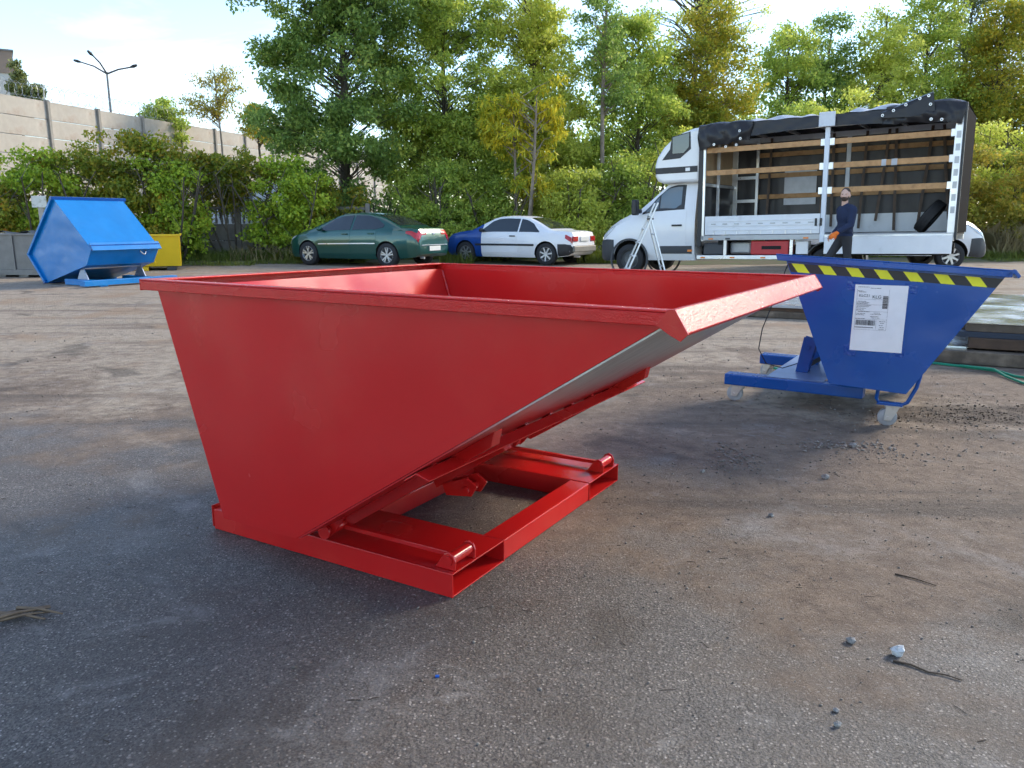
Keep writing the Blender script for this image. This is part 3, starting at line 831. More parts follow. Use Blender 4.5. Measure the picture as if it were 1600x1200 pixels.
# ---- the red hopper in the foreground
RY = -0.5347
red = empty('tipping_hopper', (-0.193, 2.3223, 0), RY, 'large glossy red tipping hopper on a low fork frame in the foreground', 'hopper')
tilt = lambda a, y, b: (a, y, b - 0.0124 * (y + 0.205) * min(1.0, b))
WN_, WF_ = -0.175, 1.535           # near and far side sheet
side = [(-1.128, 0.975), (-0.869, 0.162), (-0.5115, 0.162), (0.746, 0.967), (0.746, 0.975)]   # x, z of the side sheet
MB().prism(side, WN_, WN_ + 0.006, tilt).build('side_panel', M_red, red, bevel=0.0012)
MB().prism(side, WF_ - 0.006, WF_, tilt).build('side_panel', M_red, red, bevel=0.0012)
plate(MB(), (-1.122, 0.972), (-0.866, 0.168), WN_ + 0.0065, WF_ - 0.0065, 0.006, tilt).build('back_panel', M_red, red)
plate(MB(), (-0.864, 0.169), (-0.513, 0.169), WN_ + 0.0065, WF_ - 0.0065, 0.006, tilt).build('floor_panel', M_red, red)
plate(MB(), (-0.509, 0.170), (0.738, 0.968), WN_ + 0.0065, WF_ - 0.0065, 0.006, tilt).build('sloped_panel', M_red, red)
# bare steel underside with red overspray near the frame
def underside_material():
    m = bpy.data.materials.new('bare_steel_with_overspray'); m.use_nodes = True
    n, l = m.node_tree.nodes, m.node_tree.links; b = n['Principled BSDF']
    tc = n.new('ShaderNodeTexCoord'); sp = n.new('ShaderNodeSeparateXYZ'); l.new(tc.outputs['Object'], sp.inputs[0])
    mp = n.new('ShaderNodeMapping'); mp.inputs['Scale'].default_value = (1, 5, 1); l.new(tc.outputs['Object'], mp.inputs['Vector'])
    nz = n.new('ShaderNodeTexNoise'); nz.inputs['Scale'].default_value = 3.0; nz.inputs['Detail'].default_value = 6; l.new(tc.outputs['Object'], nz.inputs['Vector'])
    ad = n.new('ShaderNodeMath'); ad.operation = 'MULTIPLY_ADD'; ad.inputs[1].default_value = 0.22; l.new(nz.outputs['Fac'], ad.inputs[0]); l.new(sp.outputs['X'], ad.inputs[2])
    rg = n.new('ShaderNodeMapRange'); rg.interpolation_type = 'SMOOTHSTEP'
    rg.inputs['From Min'].default_value = 0.18; rg.inputs['From Max'].default_value = 0.66; l.new(ad.outputs[0], rg.inputs['Value'])
    nz2 = n.new('ShaderNodeTexNoise'); nz2.inputs['Scale'].default_value = 7; nz2.inputs['Detail'].default_value = 7; l.new(mp.outputs[0], nz2.inputs['Vector'])
    rp = n.new('ShaderNodeValToRGB'); rp.color_ramp.elements[0].color = (0.36, 0.34, 0.32, 1); rp.color_ramp.elements[1].color = (0.66, 0.64, 0.61, 1)
    rp.color_ramp.elements[0].position = .3; rp.color_ramp.elements[1].position = .7; l.new(nz2.outputs['Fac'], rp.inputs[0])
    mx = n.new('ShaderNodeMixRGB'); mx.inputs[1].default_value = (0.40, 0.010, 0.013, 1); l.new(rg.outputs[0], mx.inputs[0]); l.new(rp.outputs[0], mx.inputs[2])
    l.new(mx.outputs[0], b.inputs['Base Color'])
    mm = n.new('ShaderNodeMath'); mm.operation = 'MULTIPLY'; mm.inputs[1].default_value = 0.6; l.new(rg.outputs[0], mm.inputs[0]); l.new(mm.outputs[0], b.inputs['Metallic'])
    b.inputs['Roughness'].default_value = 0.30
    return m
MB().prism([(-0.500, 0.1680), (0.743, 0.9640), (0.7455, 0.9600), (-0.4975, 0.1640)], WN_ + 0.0005, WF_ - 0.0005, tilt).build('underside_sheet', underside_material(), red)
# rolled angle rim
ZT = 1.002
def rim_side(y0, y1, yl):
    mb = MB()
    mb.prism([(-1.175, ZT - .006), (0.757, ZT - .006), (0.757, ZT), (-1.175, ZT)], y0, y1, tilt)
    mb.prism([(-1.175, ZT - .038), (0.748, ZT - .038), (0.757, ZT - .0065), (-1.175, ZT - .0065)], yl, yl + .006, tilt)
    mb.prism([(-1.128, ZT - .030), (0.74, ZT - .030), (0.748, ZT - .0065), (-1.128, ZT - .0065)], WN_ - .0005 if yl < 0 else WF_ - .0055, WN_ + .0065 if yl < 0 else WF_ + .0005, tilt)
    return mb
rim_side(-0.205, -0.165, -0.205).build('rim', M_red_wet, red, bevel=0.002)
rim_side(1.525, 1.565, 1.559).build('rim', M_red_wet, red, bevel=0.002)
mb = MB()
mb.prism([(-1.175, ZT - .006), (-1.118, ZT - .006), (-1.118, ZT + .0005), (-1.175, ZT + .0005)], -0.1645, 1.5245, tilt)
mb.prism([(-1.181, ZT - .04), (-1.1755, ZT - .04), (-1.1755, ZT), (-1.181, ZT)], -0.205, 1.565, tilt)
mb.build('rim', M_red_wet, red, bevel=0.002)
# pouring lip: a folded, forward leaning edge
MB().prism([(0.735, 0.966), (0.757, ZT + .001), (0.772, ZT + .002), (0.806, 0.952), (0.800, 0.944), (0.768, 0.988), (0.748, 0.962)], -0.1995, 1.5595, tilt).build('pouring_lip', M_red_wet, red, bevel=0.002)
for y in (-0.2055, 1.5600):
    MB().prism([(0.730, 0.966), (0.757, ZT + .002), (0.774, ZT + .003), (0.808, 0.950), (0.790, 0.932), (0.764, 0.945)], y, y + 0.0055, tilt).build('lip_end_plate', M_red, red, bevel=0.001)
# weld beads
for y in (WN_ + .012, WF_ - .012):
    pts = [(-1.113 + .256 * t, y, tilt(0, y, .965 - .80 * t)[2]) for t in np.linspace(0, 1, 40)]
    MB().tube(pts, [0.0045 + 0.0015 * ((i * 7) % 3) for i in range(40)], 5).build('weld_bead', M_red, red)
# folded cross channel under the slope, on spacers
sdir = np.array([1.247, 0.798]); sdir /= np.linalg.norm(sdir); snrm = np.array([sdir[1], -sdir[0]])
def on_slope(t, d): return tuple(np.array([-0.509, 0.1675]) + sdir * t + snrm * d)
c0, c1 = WN_ - 0.004, WF_ + 0.004
ch = MB()
ch.prism([on_slope(.545, .014), on_slope(.60, .014), on_slope(.60, .018), on_slope(.549, .018)], c0, c1, tilt)
ch.prism([on_slope(.60, .0145), on_slope(.632, .052), on_slope(.629, .055), on_slope(.597, .0185)], c0, c1, tilt)
ch.build('cross_channel', M_red, red, bevel=0.001)
sp = None
for k in range(9):
    y = WN_ + 0.09 + k * 0.19
    MB().prism([on_slope(.550, .0035), on_slope(.592, .0035), on_slope(.592, .0135), on_slope(.550, .0135)], y, y + 0.022, tilt).build('spacer', M_red, red)
# ribs and roller brackets under the slope
for y in (0.02, 1.29):
    MB().prism([on_slope(.02, .005), on_slope(.78, .005), on_slope(.74, .045), on_slope(.06, .045)], y, y + 0.05, tilt).build('floor_rib', M_red, red, bevel=0.002)
    rb = MB()
    for yy in (y - 0.012, y + 0.072):
        rb.prism([(-0.575, 0.115), (-0.560, 0.098), (-0.535, 0.098), (-0.515, 0.115), (-0.445, 0.205), (-0.50, 0.180), (-0.57, 0.158)], yy, yy + 0.008)
    b_ = rb.build('roller_bracket', M_red, red, bevel=0.002)
    MB().cyl((-0.548, y - 0.026, 0.118), (-0.548, y + 0.094, 0.118), 0.020, 16).build('roller', M_red, b_, smooth=True)
    MB().cyl((-0.548, y - 0.032, 0.118), (-0.548, y - 0.0265, 0.118), 0.027, 18).build('roller_cap', M_red, b_, smooth=True)
# latch under the slope, near the middle
lt = MB()
lt.prism([(-0.40, 0.115), (-0.28, 0.130), (-0.25, 0.175), (-0.30, 0.205), (-0.42, 0.160)], 0.53, 0.54).prism([(-0.40, 0.115), (-0.28, 0.130), (-0.25, 0.175), (-0.30, 0.205), (-0.42, 0.160)], 0.60, 0.61)
lt.cyl((-0.30, 0.52, 0.155), (-0.30, 0.62, 0.155), 0.016, 12)
lt.build('latch', M_red, red, bevel=0.002)
MB().beam((-0.47, 0.57, 0.150), (-0.14, 0.57, 0.36), 0.05, 0.045).build('latch_arm', M_red, red, bevel=0.002)
# fork frame: two open pockets and cross members
def pocket(y0, y1):
    mb = MB(); H, t = 0.085, 0.006
    mb.bb(-1.153, 0, y0, y0 + t, 0.002, H); mb.bb(-1.153, 0, y1 - t, y1, 0.002, H)
    mb.bb(-1.152, -0.001, y0 + t + .0003, y1 - t - .0003, H - t, H - .0004)
    mb.bb(-1.152, -0.001, y0 + t + .0003, y1 - t - .0003, 0.002, 0.007)
    return mb
pocket(0, 0.327).build('fork_pocket', M_red, red, bevel=0.0015)
pocket(1.043, 1.36).build('fork_pocket', M_red, red, bevel=0.0015)
MB().bb(-0.095, -0.003, 0.3275, 1.0425, 0.004, 0.083).build('cross_member', M_red, red, bevel=0.004)
MB().bb(-0.70, -0.60, 0.3275, 1.0425, 0.004, 0.083).build('cross_member', M_red, red, bevel=0.004)
MB().bb(-1.150, -1.06, 0.3275, 1.0425, 0.004, 0.083).build('cross_member', M_red, red, bevel=0.004)
MB().bb(-1.158, -1.1535, -0.004, 1.364, 0.012, 0.100).build('rear_stop_plate', M_red, red, bevel=0.001)
for y in (0.085, 1.255):
    MB().beam((-0.56, y, 0.112), (-0.05, y, 0.112), 0.022, 0.016).build('guide_bar', M_red, red, bevel=0.002)
    for yy in (y - 0.062, y + 0.054):
        st = MB().prism([(-0.085, 0.0855), (-0.005, 0.0855), (-0.003, 0.118), (-0.012, 0.137), (-0.030, 0.146), (-0.048, 0.137), (-0.066, 0.112)], yy, yy + 0.008).build('end_stop', M_red, red, bevel=0.002)
    MB().cyl((-0.030, y - 0.0535, 0.117), (-0.030, y + 0.0535, 0.117), 0.021, 18).build('stop_roller', M_red, st, smooth=True)
    MB().cyl((-0.030, y - 0.068, 0.117), (-0.030, y - 0.0625, 0.117), 0.016, 16).build('pin_head', M_red, st, smooth=True)

# ---- blue hopper on casters, right
BR = R(-31.8)
blue = empty('tipping_hopper', (1.504, 5.132, 0), BR, 'dark blue tipping hopper on casters with hazard stripe and taped label', 'hopper')
BN, BF = -0.20, 1.14
body_poly = [(0.322, 0.972), (0.628, 0.233), (1.053, 0.215), (1.472, 0.916)]
roll = lambda a, y, b: (a, y, b - 0.066 * (y - BN) * min(1.0, max(0.0, b)))
def shell(root, poly, y0, y1, m, names, fn, t=0.005):
    MB().prism(poly, y0, y0 + t, fn).build('side_panel', m, root, bevel=0.001)
    MB().prism(poly, y1 - t, y1, fn).build('side_panel', m, root, bevel=0.001)
    for (i, j, nm) in names:
        p, q = np.array(poly[i]), np.array(poly[j]); c = np.mean(poly, axis=0)
        d = (q - p) / np.linalg.norm(q - p); nn = np.array([-d[1], d[0]])
        if nn @ (c - p) < 0: nn = -nn
        plate(MB(), p + nn * .005 + d * .003, q + nn * .005 - d * .003, y0 + t + .0004, y1 - t - .0004, t, fn).build(nm, m, root)
shell(blue, body_poly, BN, BF, M_blue, [(0, 1, 'back_panel'), (1, 2, 'floor_panel'), (2, 3, 'sloped_panel')], roll)
r_ = MB()
ra, rb_ = np.array([0.272, 1.006]), np.array([1.500, 0.946])
for (y0, y1) in ((BN - .045, BN + .004), (BF - .004, BF + .045)):
    r2 = MB()
    r2.prism([tuple(ra), tuple(rb_), tuple(rb_ - [0, .007]), tuple(ra - [0, .007])], y0, y1, roll)
    ye = y0 if y0 < 0 else y1 - .006
    r2.prism([tuple(ra - [0, .0072]), tuple(rb_ - [0, .0072]), tuple(rb_ - [.002, .040]), tuple(ra - [-.01, .040])], ye, ye + .006, roll)
    yi = BN - .0006 if y0 < 0 else BF - .0054
    r2.prism([tuple(ra + [.048, -.0075]), tuple(rb_ + [-.02, -.0075]), tuple(rb_ + [-.028, -.036]), tuple(ra + [.052, -.036])], yi, yi + .006, roll)
    r2.build('rim', M_blue, blue, bevel=0.0025)
r2 = MB()
r2.prism([tuple(ra), tuple(ra + [.05, -.0025]), tuple(ra + [.05, -.009]), tuple(ra - [0, .007])], BN + .0045, BF - .0045, roll)
r2.build('rim', M_blue, blue, bevel=0.0025)
MB().prism([(1.468, 0.918), (1.500, 0.950), (1.512, 0.948), (1.538, 0.915), (1.528, 0.902), (1.504, 0.928), (1.478, 0.910)], BN - .045, BF + .045, roll).build('pouring_lip', M_blue, blue, bevel=0.002)
# hazard band: black strip and yellow slanted blocks
def on_side(u, v, d):   # u along the rim 0..1, v down from the band top in metres
    p = np.array([0.335, 0.952]) + (np.array([1.462, 0.898]) - np.array([0.335, 0.952])) * u
    return roll(p[0], BN - d, p[1] - v)
M_hazblack = mat('hazard_black', (0.016, 0.016, 0.018), 0.45)
M_hazyel = mat('hazard_yellow', (0.74, 0.74, 0.015), 0.45, var=0.1, vscale=12, color2=(0.25, 0.27, 0.02), c2scale=14, c2lo=0.66, c2hi=0.72)
def decal(name, quads, m, d, parent):
    mb = MB()
    for q in quads:
        mb.add([on_side(u, v, d) for u, v in q] + [on_side(u, v, d - .0012) for u, v in q], [(0, 1, 2, 3), (7, 6, 5, 4), (0, 4, 5, 1), (1, 5, 6, 2), (2, 6, 7, 3), (3, 7, 4, 0)])
    return mb.build(name, m, parent)
band = decal('hazard_band', [[(0.0, 0), (1.0, 0), (0.972, 0.052), (0.020, 0.052)]], M_hazblack, .0016, blue)
for k in range(7):
    u = 0.020 + k * 0.1365
    decal('hazard_stripe', [[(u, .0006), (u + .062, .0006), (min(u + .098, .966), .0514), (u + .036, .0514)]], M_hazyel, .0030, band)
# taped paper label on the near side
def lab(u, v, d=.0035):
    p = np.array([0.729, 0.838]) + np.array([0.280, 0.003]) * u + np.array([-0.002, -0.388]) * v
    return roll(p[0], BN - d - .0016 * math.sin(u * 5) * math.sin(v * 6 + 1), p[1])
pg = [[lab(i / 12, j / 12) for i in range(13)] for j in range(13)]
paper = MB().grid(pg).build('paper_label', M_paper, blue, smooth=True)
M_tape = mat('clear_tape', (0.004, 0.060, 0.29), 0.12, bump=0.8, bscale=40)
tp = MB()
for (a, b, c, d_) in ((-.17, -.05, .10, .10), (.93, -.04, 1.17, .12), (-.12, .92, .14, 1.10), (.86, .90, 1.06, 1.07)):
    tp.add([lab(a, b, .0028), lab(c, b + .02, .0026), lab(c - .02, d_, .0028), lab(a + .02, d_ - .02, .0026)], [(0, 1, 2, 3)])
tp.build('tape', M_tape, paper)
ink = MB()
def inkbox(u0, v0, u1, v1):
    ink.add([lab(u0, v0, .0055), lab(u1, v0, .0055), lab(u1, v1, .0055), lab(u0, v1, .0055)], [(0, 1, 2, 3)])
ri = random.Random(3)
for v, a, b in ((.03, .06, .28), (.045, .30, .50), (.09, .06, .16), (.105, .08, .22), (.245, .08, .24), (.262, .06, .30), (.28, .06, .27), (.305, .06, .33), (.325, .06, .30), (.35, .06, .24), (.375, .06, .20), (.40, .10, .32), (.415, .40, .52), (.43, .06, .24), (.45, .06, .22), (.435, .34, .54), (.47, .34, .50), (.49, .36, .52), (.505, .06, .24), (.54, .52, .64), (.565, .54, .62), (.60, .52, .60), (.63, .54, .62), (.655, .52, .62)):
    x = a
    while x < b:
        w = ri.uniform(.012, .05); inkbox(x, v, min(x + w, b), v + .0065); x += w + .008
for v in (.215, .295, .395, .515, .675): inkbox(.05, v, .66, v + .0022)
for u in (.05, .66): inkbox(u, .06, u + .003, .68)
for u in (.46,): inkbox(u, .52, u + .003, .675)
x = .07
while x < .44:
    w = ri.choice((.004, .007, .011)); inkbox(x, .53, x + w, .61); x += w + ri.choice((.004, .007, .009))
v = .16
while v < .345:
    w = ri.choice((.003, .006, .011)); inkbox(.55, v, .65, v + w); v += w + ri.choice((.003, .005))
x = .06
while x < .42:
    inkbox(x, .635, x + .014, .648); x += .02
ink.build('printing', M_ink, paper)
def label_text(txt, u, v, size):
    cu = bpy.data.curves.new('lettering', 'FONT'); cu.body = txt; cu.size = size; cu.extrude = 0.0002
    t = bpy.data.objects.new('lettering', cu)
    me = bpy.data.meshes.new_from_object(t)
    bpy.data.objects.remove(t)
    vs = []
    for vv in me.vertices:
        uu, wv = u + vv.co.x / .28, v - vv.co.y / .388
        vs.append(lab(uu, wv, .0058))
    for vv, p in zip(me.vertices, vs): vv.co = p
    me.materials.append(M_ink)
    o = bpy.data.objects.new('lettering', me); COL.objects.link(o); o.parent = paper
label_text('KLC21', .09, .18, .021)
label_text('KLG', .345, .20, .026)
# base on casters
for y in (0.0, 0.92):
    MB().bb(-0.07, 0.80 if y == 0 else 0.62, y - 0.01, y + 0.105, 0.117, 0.192).build('base_rail', M_blue, blue, bevel=0.008)
MB().bb(0.33, 0.45, 0.096, 0.909, 0.122, 0.186).build('cross_member', M_blue, blue, bevel=0.006)
MB().prism([(0.20, 0.1925), (0.56, 0.1925), (0.56, 0.197), (0.20, 0.197)], 0.02, 0.99).build('top_plate', mat('worn_blue_plate', (0.18, 0.25, 0.40), 0.35, metal=0.2, var=0.2, vscale=8), blue, bevel=0.001)
for y in (0.28, 0.62):
    br = MB(); br.prism([(0.33, 0.1975), (0.41, 0.1975), (0.455, 0.42), (0.37, 0.44)], y, y + 0.012).prism([(0.33, 0.1975), (0.41, 0.1975), (0.455, 0.42), (0.37, 0.44)], y + .06, y + .072)
    br.cyl((0.40, y - .01, 0.37), (0.40, y + .082, 0.37), 0.016, 10)
    br.build('hinge_bracket', M_blue, blue, bevel=0.002)
MB().beam((0.37, 0.51, 0.21), (0.55, 0.51, 0.34), 0.03, 0.03).build('latch_lever', M_blackpl, blue)
caster(blue, 0.02, 0.045, 0.1165, R(-6))
caster(blue, -0.005, 0.965, 0.1165, R(-30))
caster(blue, 0.985, -0.13, 0.132, R(12))
caster(blue, 0.965, 1.02, 0.132, R(40))
for y in (-0.13, 1.02):
    MB().tube([(0.90, y - .03, 0.226), (0.895, y - .03, 0.165), (0.91, y - .02, 0.138), (1.03, y - .02, 0.138), (1.06, y - .02, 0.155), (1.10, y - .02, 0.25), (1.115, y - .02, 0.33)], 0.011, 8).build('caster_frame', M_blue, blue, smooth=60)
    MB().bb(0.90, 1.04, y - .05, y + .05, 0.1325, 0.139).build('caster_plate', M_blue, blue, bevel=0.002)
MB().tube([(0.325, 0.10, 0.86), (0.285, 0.10, 0.80), (0.275, 0.10, 0.775), (0.30, 0.10, 0.765), (0.36, 0.10, 0.775), (0.40, 0.10, 0.785)], 0.011, 8).build('handle', M_blue, blue, smooth=60)
MB().tube([(0.30, 0.02, 0.965), (0.275, 0.03, 0.90), (0.21, 0.05, 0.70), (0.14, 0.08, 0.50), (0.115, 0.12, 0.36), (0.15, 0.20, 0.25), (0.24, 0.30, 0.21), (0.33, 0.40, 0.24), (0.37, 0.44, 0.29)], 0.0035, 6).build('pull_cable', M_blackpl, blue, smooth=60)

# ---- tipped over blue hopper, left
tb = empty('tipping_hopper', (-9.189, 15.401, 0), R(-30), 'bright blue hopper tipped forward on its base, left by the hedge', 'hopper')
tpoly = [(0.543, 1.64), (-0.48, 0.564), (0.0, 0.012), (1.385, 0.389), (1.596, 0.70)]
shell(tb, tpoly, 0, 1.42, M_blue_lt, [(0, 4, 'sloped_panel'), (2, 3, 'back_panel'), (3, 4, 'floor_panel')], None, 0.008)
for i, j in ((0, 1), (1, 2)):
    for y in (-0.055, 1.42):
        p, q = np.array(tpoly[i]), np.array(tpoly[j]); d = (q - p) / np.linalg.norm(q - p); nn = np.array([-d[1], d[0]])
        if nn @ (np.mean(tpoly, axis=0) - p) > 0: nn = -nn
        MB().prism([tuple(p + nn * .004), tuple(q + nn * .004), tuple(q - nn * .045), tuple(p - nn * .045)], y, y + .055).build('rim', M_blue_lt, tb, bevel=0.004)
MB().prism([(0.49, 1.60), (0.535, 1.665), (0.60, 1.66), (0.585, 1.60)], -.055, 1.475).build('rim', M_blue, tb, bevel=0.004)
MB().prism([(-.02, -.0), (0.03, .012), (.02, .07), (-.03, .05)], -.055, 1.475).build('rim', M_blue, tb, bevel=0.004)
MB().prism([(1.545, 0.80), (1.565, 0.815), (1.665, 0.675), (1.645, 0.66)], -0.01, 1.43).build('edge_flange', M_blue_lt, tb, bevel=0.004)
MB().prism([(1.598, 0.66), (1.61, 0.66), (1.61, 0.775), (1.598, 0.775)], -0.01, 1.43).build('edge_strip', M_blue, tb, bevel=0.002)
MB().tube([(1.56, 1.02, 0.64), (1.60, 1.04, 0.58), (1.60, 1.08, 0.56), (1.585, 1.12, 0.60), (1.57, 1.13, 0.64)], 0.012, 6).build('hook', M_steel, tb, smooth=60)
for y in (0.0, 1.2):
    MB().bb(0.62, 1.75, y, y + 0.16, 0.006, 0.115).build('base_rail', M_blue_lt, tb, bevel=0.006)
    MB().prism([(0.95, 0.116), (1.30, 0.116), (1.17, 0.345), (1.10, 0.345)], y + .06, y + .08).build('hinge_gusset', mat('grey_blue_steel', (0.28, 0.34, 0.46), 0.4, metal=0.4), tb, bevel=0.003)
MB().bb(1.60, 1.76, -.3, 1.66, 0.030, 0.128).build('cross_member', M_blue_lt, tb, bevel=0.006)
MB().cyl((1.135, 0.06, 0.33), (1.135, 1.3, 0.33), 0.03, 12).build('pivot_bar', M_steel, tb, smooth=True)

# ---- yellow hopper behind it
yl = empty('tipping_hopper', (-9.46, 20.0, 0), R(22), 'plain yellow hopper standing behind the tipped blue one', 'hopper')
ypoly = [(-1.1, 0.86), (-0.45, 0.10), (0.62, 0.10), (0.70, 0.86)]
yroot = yl
def yfn(a, y, b): return (y, -a, b)       # the flat back wall looks at the camera
MB().prism(ypoly, -0.05, -0.043, yfn).build('side_panel', M_yellow, yl, bevel=0.001)
MB().prism(ypoly, 0.943, 0.95, yfn).build('side_panel', M_yellow, yl, bevel=0.001)
plate(MB(), (0.616, 0.105), (0.696, 0.855), -0.0425, 0.9425, .007, yfn).build('back_panel', M_yellow, yl)
plate(MB(), (-0.445, 0.105), (0.610, 0.105), -0.0425, 0.9425, .007, yfn).build('floor_panel', M_yellow, yl)
plate(MB(), (-1.09, 0.856), (-0.452, 0.108), -0.0425, 0.9425, .007, yfn).build('sloped_panel', M_yellow, yl)
MB().prism([(0.69, 0.845), (0.74, 0.845), (0.74, 0.89), (0.69, 0.89)], -0.10, 1.0, yfn).build('rim', M_yellow, yl, bevel=0.005)
for y in (-0.10, 0.951):
    MB().prism([(-1.1, 0.862), (0.689, 0.862), (0.689, 0.889), (-1.1, 0.889)], y, y + .05, yfn).build('rim', M_yellow, yl, bevel=0.005)
MB().prism([(-0.3, 0.005), (0.78, 0.005), (0.78, 0.09), (-0.3, 0.09)], 0.0, 0.2, yfn).build('fork_pocket', M_yellow, yl, bevel=0.005)
MB().prism([(-0.3, 0.005), (0.78, 0.005), (0.78, 0.09), (-0.3, 0.09)], 0.62, 0.84, yfn).build('fork_pocket', mat('dark_steel', (0.05, 0.05, 0.05), 0.7), yl, bevel=0.005)
MB().tube([(0.36, -0.715, 0.12), (0.36, -0.76, 0.19), (0.36, -0.72, 0.24)], 0.016, 6).build('latch', M_yellow, yl)

# ---- old grey steel skip at the left edge
M_oldsteel = mat('weathered_steel', (0.19, 0.185, 0.18), 0.55, metal=0.35, var=0.2, vscale=5, color2=(0.17, 0.075, 0.035), c2scale=2.3, c2lo=0.60, c2hi=0.72, bump=0.1, bscale=30)
sk = empty('steel_skip', (-10.95, 17.2, 0), R(-4), 'weathered bare steel skip with rust stains at the left edge', 'skip')
MB().bb(-1.0, 0.86, 0, 0.008, 0.17, 0.90).build('front_panel', M_oldsteel, sk)
MB().bb(-1.0, 0.86, 1.19, 1.198, 0.17, 0.90).build('back_panel', M_oldsteel, sk)
for x in (-1.0, 0.852): MB().bb(x, x + .008, 0.0085, 1.1895, 0.17, 0.90).build('end_panel', M_oldsteel, sk)
MB().bb(-.99, 0.85, 0.009, 1.189, 0.172, 0.18).build('floor_panel', M_oldsteel, sk)
for (a, b, c, d_) in ((-1.04, .90, -.035, .03), (-1.04, .90, 1.17, 1.235), (-1.04, -.98, .031, 1.169), (.84, .90, .031, 1.169)):
    MB().bb(a, b, c, d_, .902, .945).build('rim', M_oldsteel, sk, bevel=0.006)
for x in (-.62, .02): MB().bb(x, x + .05, -.03, -.001, 0.16, 0.90).build('stiffener', M_oldsteel, sk, bevel=0.004)
for x in (-.95, -.42, .1, .62): MB().bb(x, x + .22, .0, 1.2, 0.005, 0.165).build('skid', M_oldsteel, sk, bevel=0.006)
MB().bb(-.99, .85, -.04, -.002, .05, .168).build('skirt', M_oldsteel, sk, bevel=0.004)
lid = MB(); lid.grid([[(-.4 + .15 * i, .1 + .2 * j, .955 + .03 * math.sin(i * 1.7 + j) + .02 * (i % 2)) for i in range(9)] for j in range(6)])
o = lid.build('rubber_sheet', M_blackpl, None, smooth=True)
o.matrix_world = Matrix.Translation(sk.location) @ Matrix.Rotation(R(-4), 4, 'Z')
tag(o, 'black rubber sheet lying on the steel skip', 'sheet')
# ---- white notice board on a concrete post
sg = empty('notice_board', (-12.47, 21.0, 0), R(6), 'small white notice board on a post behind the steel skip', 'sign')
MB().bb(-.06, .06, 0.02, .12, 0, 1.72).build('post', M_concrete, sg, bevel=0.01)
MB().bb(-.185, .185, -.012, .018, 1.56, 1.86).build('board', mat('dirty_white_board', (0.62, 0.62, 0.58), 0.6, var=0.1, vscale=6, color2=(0.36, 0.37, 0.30), c2scale=7, c2lo=0.52, c2hi=0.66), sg, bevel=0.006)

# rain drops standing on the rim and lip of the red hopper
rd = random.Random(17); dm = MB()
for k in range(380):
    if k < 150:
        y = rd.uniform(-.19, 1.55); f = rd.random(); x, z = .774 + .030 * f, ZT + .002 - .048 * f
    elif k < 310: x = rd.uniform(-1.17, .75); y = rd.uniform(-.203, -.168); z = ZT
    else: x = rd.uniform(-1.17, .75); y = rd.uniform(1.527, 1.562); z = ZT
    r0 = rd.uniform(.0008, .0019)
    dm.sphere(tilt(x, y, z), (r0, r0, r0 * .6), 6, 4)
o = dm.build('water_drops', mat('water', (0.95, 0.96, 0.97), 0.03, trans=0.85), red, smooth=80); o['kind'] = 'stuff'
